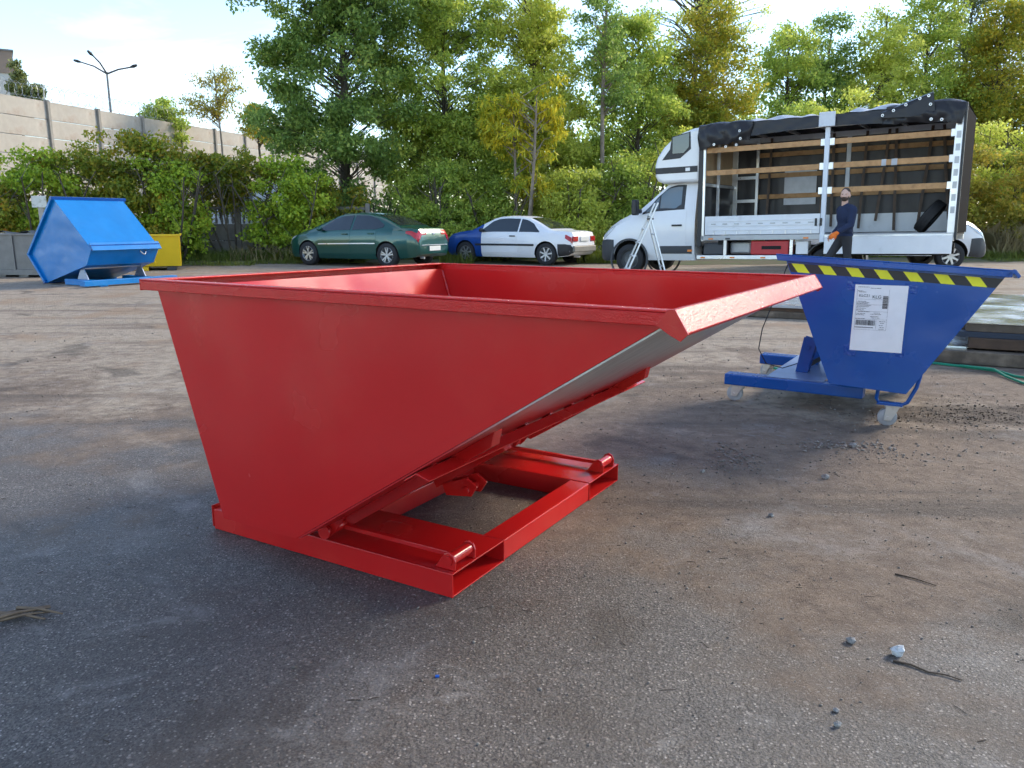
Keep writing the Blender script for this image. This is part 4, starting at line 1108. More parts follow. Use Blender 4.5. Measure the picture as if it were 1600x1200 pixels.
# ------------------------------------------------------------------ vehicle shells
class Shell:
    """body surface given by length-wise tables; x forward, y left, z up"""
    def __init__(s, spec):
        s.t = spec
    def ring(s, x):
        g = lambda k: lerp_tab(s.t[k], x)
        zl, w, zb, zt, wt = g('zlow'), g('w'), g('zbelt'), g('ztop'), g('wtop')
        zb = min(zb, zt - 0.012)
        zl = min(zl, zb - 0.05)
        wt = min(wt, w * .94)
        ze = zb + (zt - zb) * s.t.get('edge', .90)
        h = zb - zl
        P = [(0, zl + .01), (w * .90, zl), (w * .975, zl + .16 * h), (w, zl + .55 * h), (w * .992, zl + .82 * h), (w * .955, zb)]
        for k in (1, 2, 3):
            f = k / 3
            P.append((w * .935 * (1 - f) + wt * f + .018 * math.sin(math.pi * f) * min(1, (zt - zb) * 3), zb + (ze - zb) * f))
        P += [(wt * .90, ze + (zt - ze) * .55), (wt * .5, ze + (zt - ze) * .92), (0, zt)]
        return P
    def pt(s, x, u, side=1):
        P = s.ring(x); u = max(0, min(11, u)); i = min(int(u), 10); f = u - i
        return Vector((x, side * (P[i][0] * (1 - f) + P[i + 1][0] * f), P[i][1] * (1 - f) + P[i + 1][1] * f))
    def nrm(s, x, u, side=1):
        e = .012
        a = s.pt(x + e, u, side) - s.pt(x - e, u, side); b = s.pt(x, min(11, u + .06), side) - s.pt(x, max(0, u - .06), side)
        n = a.cross(b)
        if n.length < 1e-9: return Vector((0, 0, 1))
        n.normalize()
        c = s.pt(x, u, side) - Vector((x, 0, .5))
        return n if n.dot(c) > 0 else -n
    def body(s, xs):
        mb = MB(); rows = []
        for x in xs:
            P = s.ring(x)
            rows.append([(x, y, z) for y, z in P] + [(x, -y, z) for y, z in P[-2:0:-1]])
        n = len(rows[0])
        vs = [p for r in rows for p in r]
        fs = [(i * n + k, i * n + (k + 1) % n, (i + 1) * n + (k + 1) % n, (i + 1) * n + k) for i in range(len(rows) - 1) for k in range(n)]
        fs += [tuple(range(n)), tuple((len(rows) - 1) * n + k for k in range(n))]
        return mb.add(vs, fs)
    def patch(s, x0, x1, lo, hi, side, d=.006, nx=10, nu=6, thick=True):
        """lo, hi: tables (x, u) of the ring coordinate"""
        mb = MB(); P, Q = [], []
        for i in range(nx + 1):
            x = x0 + (x1 - x0) * i / nx
            a, b = lerp_tab(lo, x), lerp_tab(hi, x)
            rp, rq = [], []
            for j in range(nu + 1):
                u = a + (b - a) * j / nu
                p = s.pt(x, u, side); n_ = s.nrm(x, u, side)
                rp.append(p + n_ * d); rq.append(p - n_ * .004)
            P.append(rp); Q.append(rq)
        mb.grid(P)
        if thick:
            rim = [P[0][j] for j in range(nu + 1)] + [P[i][nu] for i in range(1, nx + 1)] + [P[nx][j] for j in range(nu - 1, -1, -1)] + [P[i][0] for i in range(nx - 1, 0, -1)]
            rin = [Q[0][j] for j in range(nu + 1)] + [Q[i][nu] for i in range(1, nx + 1)] + [Q[nx][j] for j in range(nu - 1, -1, -1)] + [Q[i][0] for i in range(nx - 1, 0, -1)]
            m = len(rim)
            mb.add(rim + rin, [(k, (k + 1) % m, (k + 1) % m + m, k + m) for k in range(m)])
        return mb
    def across(s, x0, x1, v0, v1, d=.006, nx=8, nv=12):
        """pane reaching over the centre line; v = ring distance from the centre (0..3)"""
        mb = MB(); P = []
        for i in range(nx + 1):
            x = x0 + (x1 - x0) * i / nx
            v = v0 + (v1 - v0) * i / nx
            row = []
            for j in range(nv + 1):
                q = -1 + 2 * j / nv
                sd_ = 1 if q >= 0 else -1
                u = 11 - v * abs(q)
                p = s.pt(x, u, sd_); n_ = s.nrm(x, min(u, 10.9), sd_)
                row.append(p + n_ * d)
            P.append(row)
        mb.grid(P); return mb

def cut_arches(o, wheels, r, half_w, wid=.34):
    """real wheel openings: cylinders cut out of the body"""
    mb = MB(); mb.cur = 1
    for (x, y, z) in wheels:
        s = 1 if y > 0 else -1
        mb.cyl((x, y - s * wid, z), (x, y + s * .3, z), r, 30)
    c = mb.build('cutter', [M_dark, M_dark], o.parent)
    md = o.modifiers.new('arches', 'BOOLEAN'); md.operation = 'DIFFERENCE'; md.object = c; md.solver = 'EXACT'
    o.data.materials.append(M_dark)
    bpy.context.view_layer.update()
    dg = bpy.context.evaluated_depsgraph_get()
    me = bpy.data.meshes.new_from_object(o.evaluated_get(dg))
    o.modifiers.clear(); o.data = me
    bpy.data.objects.remove(c)
    smooth_by_angle(me, 38)

def make_wheel(parent, x, y, z, r, wid, side, style, rim_r=None, name='wheel'):
    rr = rim_r or r * .66
    w = empty(name, (x, y, z), 0); w.parent = parent
    s = side
    prof = [(rr * .98, -wid / 2), (r * .93, -wid / 2), (r * .985, -wid / 2 + .02), (r, -wid * .25), (r, wid * .25), (r * .985, wid / 2 - .02), (r * .93, wid / 2), (rr * .98, wid / 2), (rr * .9, 0)]
    MB().lathe(prof, (0, 0, 0), 'y', 36, closed=True).build('tyre', M_black, w, smooth=50)
    yo = s * (wid / 2 - .012)
    rim = MB()
    rim.lathe([(rr * .97, yo - s * .06), (rr, yo), (rr * .94, yo + s * .006), (rr * .86, yo - s * .03), (rr * .86, yo - s * .06)], (0, 0, 0), 'y', 36)
    rim.lathe([(0, yo - s * .012), (rr * .2, yo - s * .010), (rr * .24, yo - s * .03)], (0, 0, 0), 'y', 20)
    ns = {'five': 5, 'seven': 7, 'steel': 0, 'cap': 8}[style]
    for k in range(ns):
        a = 2 * math.pi * k / ns + .3
        for da in ((-.13, .13) if style == 'five' else (0,)):
            ca, sa = math.cos(a + da * 1.6), math.sin(a + da * 1.6)
            c0_, s0 = math.cos(a + da * .4), math.sin(a + da * .4)
            rim.beam((c0_ * rr * .15, yo - s * .014, s0 * rr * .15), (ca * rr * .92, yo - s * .010, sa * rr * .92), rr * (.16 if style == 'five' else .2 if style == 'seven' else .22), .022, up=(0, 1, 0))
    if style == 'steel':
        rim.lathe([(rr * .2, yo - s * .02), (rr * .55, yo - s * .008), (rr * .80, yo - s * .045), (rr * .9, yo - s * .04)], (0, 0, 0), 'y', 36)
    rim.build('rim', M_rim if style != 'steel' else mat('dark_steel_rim', (0.10, 0.105, 0.11), 0.5, metal=0.5), w, smooth=40)
    MB().lathe([(0.0, yo - s * .062), (rr * .95, yo - s * .062)], (0, 0, 0), 'y', 28).build('brake_disc', mat('brake_grey', (0.05, 0.05, 0.052), 0.6), w)
    return w

def door(sh, root, x0, x1, lo, hi, side, m, hx, hu, hm):
    d = sh.patch(x0, x1, [(x0, lo), (x1, lo)], [(x0, hi), (x1, hi)], side, .005, 12, 8).build('door', m, root, smooth=40, bevel=0)
    p = sh.pt(hx, hu, side); n_ = sh.nrm(hx, hu, side)
    MB().box(p + n_ * .022, (.19, .028, .032)).build('handle', hm, d, bevel=.008)
    return d

def sedan(name, label, cat, loc, yaw, spec, paint, kind):
    root = empty(name, loc, yaw, label, cat)
    sh = Shell(spec)
    xs = sorted(set([round(v, 3) for v in np.linspace(spec['x0'], spec['x1'], 64)] + [a for a, _ in spec['ztop']]))
    b = sh.body(xs).build('body', paint, root)
    wb = spec['wb']; R_ = spec['wr']; tr = spec['track']
    wheels = [(wb, tr), (wb, -tr), (-wb, tr), (-wb, -tr)]
    cut_arches(b, [(x, y, R_) for x, y in wheels], R_ + .045, tr)
    for x, y in wheels:
        make_wheel(root, x, y, R_, R_, .21, 1 if y > 0 else -1, spec['rim'])
    return root, sh, b

# ---- green four-door saloon
gspec = dict(x0=-2.29, x1=2.38, wb=1.3625, wr=.325, track=.79, rim='five', edge=.90,
    ztop=[(-2.29, .60), (-2.265, .90), (-2.20, 1.01), (-2.0, 1.045), (-1.72, 1.065), (-1.55, 1.13), (-1.2, 1.285), (-.9, 1.375), (-.55, 1.43), (-.1, 1.445), (.25, 1.425), (.5, 1.36), (.95, 1.17), (1.38, .985), (1.75, .895), (2.1, .78), (2.3, .64), (2.38, .50)],
    zbelt=[(-2.29, .56), (-2.25, .82), (-2.1, .935), (-1.6, .965), (-.6, .955), (.4, .925), (1.1, .90), (1.5, .86), (1.95, .78), (2.2, .68), (2.38, .46)],
    w=[(-2.29, .66), (-2.22, .78), (-2.0, .86), (-1.4, .905), (0, .905), (1.3, .90), (1.75, .865), (2.05, .77), (2.25, .60), (2.38, .38)],
    wtop=[(-2.29, .55), (-2.1, .72), (-1.7, .70), (-1.2, .62), (-.7, .585), (0, .575), (.45, .59), (.95, .66), (1.4, .74), (2.0, .66), (2.38, .30)],
    zlow=[(-2.29, .36), (-2.15, .28), (-1.5, .21), (1.5, .20), (2.1, .22), (2.38, .30)])
M_green = mat('green_car_paint', (0.004, 0.070, 0.058), 0.28, metal=0.25, coat=0.8, var=0.06, vscale=3)
gc, gsh, gb = sedan('sedan', 'dark green four door sedan parked before the trees', 'car', (-4.095, 22.157, 0), R(151.9), gspec, M_green, 0)
T = lambda v: 5 + 3 * v
for sd_ in (1, -1):
    gsh.patch(-.13, 1.0, [(-.13, T(.08)), (.7, T(.10)), (1.0, T(.16))], [(-.13, T(.93)), (.35, T(.90)), (.62, T(.84)), (1.0, T(.30))], sd_, .007, 16, 6).build('side_window', M_glass, gc, smooth=True)
    gsh.patch(-1.22, -.20, [(-1.22, T(.30)), (-1.0, T(.10)), (-.2, T(.08))], [(-1.22, T(.55)), (-.95, T(.86)), (-.7, T(.93)), (-.2, T(.93))], sd_, .007, 16, 6).build('side_window', M_glass, gc, smooth=True)
    door(gsh, gc, -.15, .98, 2.1, 4.95, sd_, M_green, .02, 4.45, M_green)
    door(gsh, gc, -1.02, -.17, 2.1, 4.95, sd_, M_green, -.86, 4.45, M_green)
    gsh.patch(-1.0, .96, [(-1, 2.98), (1, 2.98)], [(-1, 3.10), (1, 3.10)], sd_, .011, 10, 1).build('trim_strip', M_alu, gc)
    gsh.patch(-2.262, -1.96, [(-2.262, 3.9), (-1.96, 4.6)], [(-2.262, 6.2), (-1.96, 5.1)], sd_, .010, 10, 5).build('tail_light', M_redlens, gc, smooth=True)
    gsh.patch(-2.268, -2.215, [(-2.268, 5.4), (-2.215, 5.4)], [(-2.268, 9.7), (-2.215, 9.6)], sd_, .009, 5, 8).build('tail_light', M_redlens, gc, smooth=True)
    gsh.patch(1.88, 2.26, [(1.88, 4.75), (2.26, 4.1)], [(1.88, 5.8), (2.26, 6.6)], sd_, .008, 8, 5).build('headlight', M_lens, gc, smooth=True)
    mp = gsh.pt(.86, T(.16), sd_)
    MB().sphere(mp + Vector((.0, sd_ * .10, .05)), (.075, .10, .065), 14, 8).build('mirror', M_green, gc, smooth=True)
gsh.across(-1.62, -.86, 2.1, 1.75).build('rear_window', M_glass, gc, smooth=True)
gsh.across(.42, 1.30, 1.8, 2.2).build('windscreen', M_glass, gc, smooth=True)
MB().bb(-2.318, -2.292, -.26, .26, .44, .56).build('number_plate', mat('plate_white', (0.66, 0.67, 0.64), 0.4), gc, bevel=.004)
MB().bb(-2.312, -2.285, -.60, .60, .585, .60).build('bumper_strip', M_alu, gc)
MB().bb(-2.285, -2.262, -.05, .05, .86, .92).build('badge', M_alu, gc, bevel=.01)
MB().tube([(-2.2, .52, .27), (-2.32, .52, .265)], .032, 10).build('exhaust', M_steel, gc)

# ---- white coupe with blue front wing
bspec = dict(x0=-2.12, x1=2.16, wb=1.35, wr=.312, track=.73, rim='seven', edge=.90,
    ztop=[(-2.12, .56), (-2.105, .82), (-2.06, .915), (-1.85, .945), (-1.50, .965), (-1.3, 1.04), (-1.0, 1.19), (-.72, 1.30), (-.4, 1.352), (0, 1.366), (.3, 1.345), (.48, 1.30), (.85, 1.12), (1.16, .965), (1.6, .905), (1.95, .83), (2.10, .74), (2.16, .56)],
    zbelt=[(-2.12, .52), (-2.09, .76), (-1.95, .85), (-1.4, .875), (-.4, .88), (.6, .87), (1.2, .86), (1.7, .81), (2.0, .75), (2.16, .52)],
    w=[(-2.12, .66), (-2.06, .77), (-1.85, .825), (-1.3, .855), (0, .855), (1.3, .85), (1.75, .82), (2.02, .74), (2.16, .60)],
    wtop=[(-2.12, .60), (-1.9, .70), (-1.5, .68), (-1.0, .60), (-.5, .57), (0, .565), (.4, .58), (.8, .65), (1.2, .72), (1.8, .70), (2.16, .52)],
    zlow=[(-2.12, .36), (-2.0, .27), (-1.4, .21), (1.4, .20), (2.0, .22), (2.16, .30)])
wc, wsh, wb_ = sedan('coupe', 'white coupe with a dented blue front wing parked before the willow', 'car', (.211, 23.132, 0), R(148.4), bspec, M_white, 0)
# split the shell: the front wings and bonnet are blue
M_bluewing = mat('blue_wing_paint', (0.006, 0.055, 0.27), 0.35, coat=0.5, var=0.2, vscale=6, color2=(0.05, 0.035, 0.03), c2scale=5, c2lo=0.66, c2hi=0.72)
def split_front(o, xcut, m, root, name):
    for keep_front in (True, False):
        bm = bmesh.new(); bm.from_mesh(o.data)
        geom = bm.verts[:] + bm.edges[:] + bm.faces[:]
        bmesh.ops.bisect_plane(bm, geom=geom, plane_co=(xcut, 0, 0), plane_no=(1, 0, 0), clear_inner=keep_front, clear_outer=not keep_front)
        if keep_front:
            me = bpy.data.meshes.new(name); bm.to_mesh(me); bm.free()
            me.materials.append(m); me.materials.append(M_dark)
            f = bpy.data.objects.new(name, me); COL.objects.link(f); f.parent = root
        else:
            bm.to_mesh(o.data); bm.free()
    return f
split_front(wb_, .78, M_bluewing, wc, 'front_wing')
for sd_ in (1, -1):
    wsh.patch(-.42, .86, [(-.42, T(.08)), (.55, T(.10)), (.86, T(.15))], [(-.42, T(.93)), (.25, T(.92)), (.5, T(.84)), (.86, T(.28))], sd_, .007, 16, 6).build('side_window', M_glass, wc, smooth=True)
    wsh.patch(-1.12, -.47, [(-1.12, T(.12)), (-.47, T(.08))], [(-1.12, T(.22)), (-.88, T(.80)), (-.65, T(.92)), (-.47, T(.93))], sd_, .007, 12, 6).build('side_window', M_glass, wc, smooth=True)
    door(wsh, wc, -.44, .77, 2.1, 4.95, sd_, M_white, -.28, 4.3, M_blackpl)
    wsh.patch(-.98, .98, [(-1, 2.82), (1, 2.82)], [(-1, 3.05), (1, 3.05)], sd_, .013, 12, 1).build('trim_strip', M_blackpl, wc)
    wsh.patch(-2.112, -1.72, [(-2.112, 1.2), (-1.72, 1.2)], [(-2.112, 3.05), (-1.72, 3.05)], sd_, .012, 10, 5).build('bumper_corner', M_blackpl, wc, smooth=True)
    wsh.patch(-2.10, -1.93, [(-2.10, 3.7), (-1.93, 4.0)], [(-2.10, 5.1), (-1.93, 4.9)], sd_, .010, 8, 5).build('tail_light', M_redlens, wc, smooth=True)
    mp = wsh.pt(.72, T(.14), sd_)
    MB().sphere(mp + Vector((.02, sd_ * .09, .05)), (.07, .095, .06), 14, 8).build('mirror', M_blackpl, wc, smooth=True)
wsh.across(-1.40, -.70, 2.1, 1.75).build('rear_window', M_glass, wc, smooth=True)
wsh.across(.42, 1.08, 1.8, 2.2).build('windscreen', M_glass, wc, smooth=True)
MB().bb(-2.14, -2.06, -.66, -.40, .66, .80).build('tail_light', M_redlens, wc, bevel=.012)
MB().bb(-2.14, -2.06, .40, .66, .66, .80).build('tail_light', M_redlens, wc, bevel=.012)
MB().bb(-2.150, -2.118, -.25, .25, .67, .79).build('number_plate', mat('plate_white', (0.66, 0.67, 0.64), 0.4), wc, bevel=.004)
MB().bb(-2.17, -2.08, -.68, .68, .37, .545).build('rear_bumper', mat('worn_grey_bumper', (0.17, 0.16, 0.14), 0.6, var=0.15, vscale=5), wc, bevel=.03)
MB().tube([(-2.0, .35, .25), (-2.17, .35, .245)], .03, 10).build('exhaust', M_steel, wc)

# ------------------------------------------------------------------ the truck with open curtain side
tr = empty('curtain_truck', (3.274, 19.0, 0), R(146), 'white truck with sleeper pod and open curtain side', 'truck')
tr.rotation_euler = (0, R(1.3), R(146))
tspec = dict(x0=-1.56, x1=.86, edge=.93,
    ztop=[(-1.56, 2.10), (-1.1, 2.10), (-.88, 2.04), (-.6, 1.80), (-.2, 1.455), (.0, 1.375), (.35, 1.24), (.62, 1.10), (.78, .97), (.84, .80), (.86, .56)],
    zbelt=[(-1.56, 1.40), (-.6, 1.40), (-.15, 1.32), (.25, 1.16), (.6, .98), (.78, .86), (.86, .52)],
    w=[(-1.56, .99), (-.2, .99), (.3, .975), (.55, .94), (.72, .86), (.82, .74), (.86, .62)],
    wtop=[(-1.56, .80), (-.9, .79), (-.5, .80), (-.15, .86), (.3, .80), (.7, .66), (.86, .50)],
    zlow=[(-1.56, .32), (.3, .32), (.7, .30), (.86, .34)])
tsh = Shell(tspec)
cb = tsh.body(sorted(set([round(v, 3) for v in np.linspace(-1.56, .86, 48)]))).build('cab', M_white, tr)
cut_arches(cb, [(0, .9, .345), (0, -.9, .345)], .43, .9)
M_truckgrey = mat('grey_bumper_plastic', (0.045, 0.05, 0.058), 0.55, var=0.1, vscale=8)
for sd_ in (1, -1):
    tsh.patch(.42, .855, [(.42, 1.1), (.855, 1.1)], [(.42, 3.3), (.70, 3.9), (.855, 4.3)], sd_, .018, 12, 6).build('bumper_corner', M_truckgrey, tr, smooth=True)
    tsh.patch(.40, .80, [(.40, 4.95), (.62, 4.2), (.80, 3.9)], [(.40, 5.3), (.62, 6.2), (.80, 6.4)], sd_, .012, 10, 6).build('headlight', M_lens, tr, smooth=True)
    tsh.patch(-1.30, -.30, [(-1.30, T(.05)), (-.30, T(.0))], [(-1.30, T(.86)), (-.95, T(.88)), (-.62, T(.80)), (-.30, T(.20))], sd_, .006, 16, 6).build('window_surround', M_blackpl, tr, smooth=True)
    tsh.patch(-1.22, -.72, [(-1.22, T(.22)), (-1.08, T(.08)), (-.72, T(.14))], [(-1.22, T(.80)), (-.95, T(.82)), (-.72, T(.78))], sd_, .011, 12, 6).build('side_window', M_glass_lt, tr, smooth=True)
    tsh.patch(-.68, -.40, [(-.68, T(.14)), (-.40, T(.06))], [(-.68, T(.76)), (-.40, T(.28))], sd_, .011, 8, 6).build('quarter_window', M_glass_lt, tr, smooth=True)
    d = tsh.patch(-1.36, -.30, [(-1.36, 1.3), (-.62, 1.3), (-.30, 2.6)], [(-1.36, 4.98), (-.30, 4.98)], sd_, .005, 14, 8).build('door', M_white, tr, smooth=True)
    p = tsh.pt(-1.15, 3.6, sd_)
    MB().box(p + Vector((0, sd_ * .02, 0)), (.24, .03, .04)).build('handle', M_blackpl, d, bevel=.01)
    tsh.patch(-1.50, -.75, [(-1.5, 1.9), (-.7, 1.9)], [(-1.5, 2.35), (-.7, 2.35)], sd_, .014, 6, 2).build('side_moulding', M_truckgrey, tr)
    MB().box(tsh.pt(-1.46, 2.1, sd_) + Vector((0, sd_ * .018, 0)), (.10, .02, .045)).build('side_marker', M_orange, tr)
    mr = MB(); mr.box((-.24, sd_ * 1.20, 1.50), (.12, .20, .34)); mr.box((-.26, sd_ * 1.05, 1.42), (.10, .16, .10))
    mr.build('mirror', M_blackpl, tr, bevel=.03)
    MB().lathe([(.43, .0), (.475, .0), (.475, sd_ * .02), (.43, sd_ * .02)], (0, sd_ * .985, .345), 'y', 36).build('arch_trim', M_truckgrey, tr)
tsh.across(-.86, -.24, 2.3, 2.4, nx=10, nv=16).build('windscreen', M_glass_lt, tr, smooth=True)
for sd_ in (1, -1):
    make_wheel(tr, 0, sd_ * .87, .345, .345, .23, sd_, 'steel')
    make_wheel(tr, -4.35, sd_ * .87, .247, .345, .23, sd_, 'steel')
# sleeper pod
pod = [(-1.66, 2.00), (-.80, 2.00), (-.68, 2.05), (-.61, 2.16), (-.60, 2.40), (-.66, 2.58), (-.80, 2.77), (-1.00, 2.94), (-1.25, 3.06), (-1.48, 3.12), (-1.66, 3.14)]
pm = MB().prism(pod, -1.0, 1.0).build('sleeper_pod', M_white, tr, bevel=.07)
pm.modifiers['bevel'].segments = 4
smooth_by_angle(pm.data, 30)
for sd_ in (1, -1):
    y0, y1 = (1.001, 1.006) if sd_ > 0 else (-1.006, -1.001)
    MB().prism([(-.78, 2.50), (-.96, 2.72), (-1.0, 2.98), (-1.42, 3.06), (-1.44, 2.70), (-1.20, 2.52)], y0, y1).build('dark_panel', M_blackpl, pm)
    y0, y1 = (1.0065, 1.016) if sd_ > 0 else (-1.016, -1.0065)
    MB().prism([(-1.02, 2.62), (-1.02, 2.97), (-1.40, 3.04), (-1.40, 2.74), (-1.28, 2.62)], y0, y1).build('pod_window', M_glass, pm, bevel=.004)
    y0, y1 = (1.001, 1.005) if sd_ > 0 else (-1.005, -1.001)
    MB().prism([(-.64, 2.21), (-1.60, 2.21), (-1.60, 2.34), (-.62, 2.34)], y0, y1).build('dark_stripe', M_blackpl, pm)
    MB().box((-1.38, sd_ * 1.009, 2.275), (.10, .006, .07)).build('sticker', M_white, pm)
# load body
XF, XR, YB = -1.72, -6.56, 1.08
YFAR = 0.98
M_rail = mat('deck_edge_grey', (0.36, 0.38, 0.41), 0.4, metal=0.5, var=0.1, vscale=6)
MB().bb(XR, XF, -YFAR, YB, .80, .845).build('deck', mat('deck_plywood', (0.09, 0.07, 0.055), 0.7, var=0.2, vscale=5), tr)
for s, ys in ((1, YB), (-1, YFAR)):
    MB().bb(XR, XF, s * (ys + .002), s * (ys + .03), .755, .86).build('deck_edge', M_rail, tr, bevel=.006)
    MB().bb(-6.45, -1.2, s * .38, s * .48, .42, .62).build('chassis_rail', M_dark, tr)
for x in (-2.2, -3.2, -4.9, -5.9): MB().bb(x, x + .09, -1.02, 1.02, .66, .798).build('cross_bearer', M_dark, tr)
MB().bb(XF, XF + .05, -YFAR, YB, .86, 3.08).build('front_wall', M_ply, tr)
MB().bb(XF - .03, XF - .002, -.98, .98, .87, 1.98).build('front_lining', M_tarp, tr)
MB().bb(XF - .04, XF + .055, YB - .02, YB + .035, .62, 3.12).build('front_post', M_blackpl, tr, bevel=.008)
MB().bb(XF - .10, XF - .045, YB - .01, YB + .03, .74, 3.10).build('front_post_track', M_alu, tr, bevel=.006)
MB().bb(XF - .12, XF + .02, -YFAR - .03, -YFAR + .05, .84, 3.10).build('front_post', M_alu, tr, bevel=.006)
for s, ys in ((1, YB), (-1, YFAR)):
    MB().bb(-4.30, -4.21, s * (ys - .03), s * (ys + .035), .70, 2.90).build('middle_post', mat('white_post', (0.66, 0.71, 0.78), 0.4, var=0.04, vscale=4), tr, bevel=.008)
    MB().bb(XR, XR + .13, s * (ys - .08), s * (ys + .03), .70, 3.02).build('rear_post', M_alu, tr, bevel=.01)
    MB().bb(XR, XF, s * (ys - .05), s * (ys + .01), 2.90, 3.02).build('roof_rail', M_alu, tr, bevel=.006)
# drilled plates on the rear post
for z in np.arange(1.2, 2.95, .22): MB().bb(XR + .03, XR + .10, YB + .0305, YB + .036, z, z + .12).build('post_slot', M_rail, tr)
MB().bb(XR - .03, XR - .008, -YFAR, YB - .012, .84, 3.08).build('rear_curtain', mat('matt_black_cover', (0.012, 0.012, 0.014), 0.95, spec=0.02), tr)
MB().bb(XR - .04, XR - .002, YB - .01, YB + .06, .72, 3.12).build('rear_seal', M_blackpl, tr, bevel=.006)
for k in range(6):
    MB().bb(-2.5 - k * .72, -2.45 - k * .72, -.97, 1.03, 3.00, 3.05).build('roof_bow', M_alu, tr)
rp = []
for i in range(13):
    x = XF + .03 + (XR - XF - .06) * i / 12
    rp.append([(x, y, 3.09 + .03 * math.cos(y * 1.3) + .012 * math.sin(i * 2.1 + y * 3)) for y in np.linspace(-1.0, 1.10, 9)])
MB().grid(rp).build('roof_sheet', M_tarp, tr, smooth=True)
# far curtain, with clear window sheet and straps
fcv = []
for i in range(50):
    x = XF - .05 + (XR - XF + .1) * i / 49
    fcv.append([(x, -YFAR + .005 + .012 * math.sin(i * 1.9) + .010 * math.sin(i * .7 + z * 3), z) for z in np.linspace(.86, 3.118, 8)])
MB().grid(fcv).build('far_curtain', mat('grey_black_curtain', (0.034, 0.034, 0.038), 0.45, var=0.3, vscale=2.5, bump=0.35, bscale=5), tr, smooth=True)
MB().bb(-3.62, -2.92, -YFAR + .028, -YFAR + .032, 1.50, 2.34).build('curtain_window', mat('milky_film', (0.50, 0.53, 0.58), 0.4, var=0.15, vscale=6, bump=0.3, bscale=8), tr)
def slat(x0, x1, y, z, h=.105, name='slat'):
    return MB().bb(x0, x1, y - .013, y + .013, z - h / 2, z + h / 2).build(name, M_wood, tr, bevel=.004)
for (x0, x1) in ((-4.20, -1.83), (XR + .14, -4.31)):
    for z in ((2.62, 2.16) if x0 > -4.3 else (2.62, 2.17, 1.70)): slat(x0, x1, YB + .0, z)
for (x0, x1) in ((-4.20, -2.35), (XR + .14, -4.31)):
    for z in (2.62, 2.16, 1.70): slat(x0, x1, -YFAR + .055, z, .10)
for (x, z) in ((-4.255, 2.62), (-4.255, 2.165), (-4.255, 1.70)):
    for dx in (-.09, .075): MB().bb(x + dx - .045, x + dx + .045, YB - .024, YB + .024, z - .066, z + .066).build('slat_pocket', M_alu, tr, bevel=.004)
for z in (2.62, 2.17, 1.70): MB().bb(XR + .125, XR + .19, YB - .024, YB + .024, z - .066, z + .066).build('slat_pocket', M_alu, tr, bevel=.004)
MB().bb(-5.33, -5.25, YB - .0145, YB + .0145, 2.112, 2.228).build('tape_band', M_tarp_in, tr); MB().bb(-5.52, -5.42, YB - .0145, YB + .0145, 2.112, 2.228).build('tape_band', M_tarp_in, tr)
# lashing frame near the front wall
for (x, y) in ((-1.84, .35), (-2.33, -.86)): MB().bb(x - .03, x + .03, y - .03, y + .03, .86, 3.0).build('lashing_post', M_alu, tr, bevel=.004)
for z in (1.58, 2.10): MB().bb(-2.33, -1.80, -.88, -.84, z, z + .07).build('lashing_rail', M_alu, tr)
MB().bb(-1.80, -1.775, -.95, 1.0, 1.9, 1.96).build('lashing_rail', M_alu, tr)
M_strap = mat('brown_strap', (0.12, 0.085, 0.065), 0.8, var=0.25, vscale=9)
ss = random.Random(9)
for k, (x, sw, zb_) in enumerate(((-2.62, .05, 1.0), (-3.78, .03, 1.0), (-3.95, -.04, 1.0), (-4.62, .06, .95), (-5.05, .16, 1.1), (-5.18, -.08, .9), (-5.85, .14, 1.05), (-6.05, -.22, 1.1))):
    y = -YFAR + .10
    pts = [(x, y, 2.98), (x + .3 * sw, y + .01, 2.3), (x + .7 * sw, y + .02, 1.6), (x + sw, y + .03, zb_)]
    mb = MB()
    for a, b in zip(pts[:-1], pts[1:]): mb.beam(a, b, .006, .055, up=(1, 0, 0))
    mb.build('strap', M_strap, tr)
# drop sides
M_board = M_whitebody
b1 = MB().bb(-4.20, -1.84, YB + .006, YB + .034, .87, 1.26).build('drop_side', M_board, tr, bevel=.006)
for z in (.955, 1.045, 1.145): MB().bb(-4.19, -1.85, YB + .0345, YB + .044, z, z + .022).build('board_ridge', M_board, b1, bevel=.003)
for k in range(9): MB().bb(-4.08 + k * .25, -3.98 + k * .25, YB + .0345, YB + .048, 1.085, 1.105).build('latch_slot', M_rail, b1)
for k in range(9): MB().bb(-4.05 + k * .25, -4.035 + k * .25, YB + .0345, YB + .05, .87, .95).build('hinge', M_alu, b1)
b2 = MB().bb(XR + .02, -4.31, YB + .036, YB + .062, .47, .80).build('drop_side', M_board, tr, bevel=.006)
MB().bb(XR + .02, -4.31, YB + .031, YB + .05, .802, .835).build('hinge_rail', M_alu, b2)
MB().bb(XR + .14, -1.9, -YFAR + .030, -YFAR + .052, .87, 1.26).build('drop_side', M_board, tr, bevel=.004)
for x in (-1.98, -2.35, -3.95, -4.45, -5.9): MB().bb(x - .05, x + .05, YB + .0305, YB + .042, .772, .802).build('side_marker', M_orange if x in (-1.98, -3.95, -4.45, -5.9) else M_blackpl, tr)
for x in (-4.225, -4.13): MB().bb(x - .022, x + .022, YB + .0355, YB + .05, 1.02, 1.17).build('post_lock', M_blackpl, tr, bevel=.004)
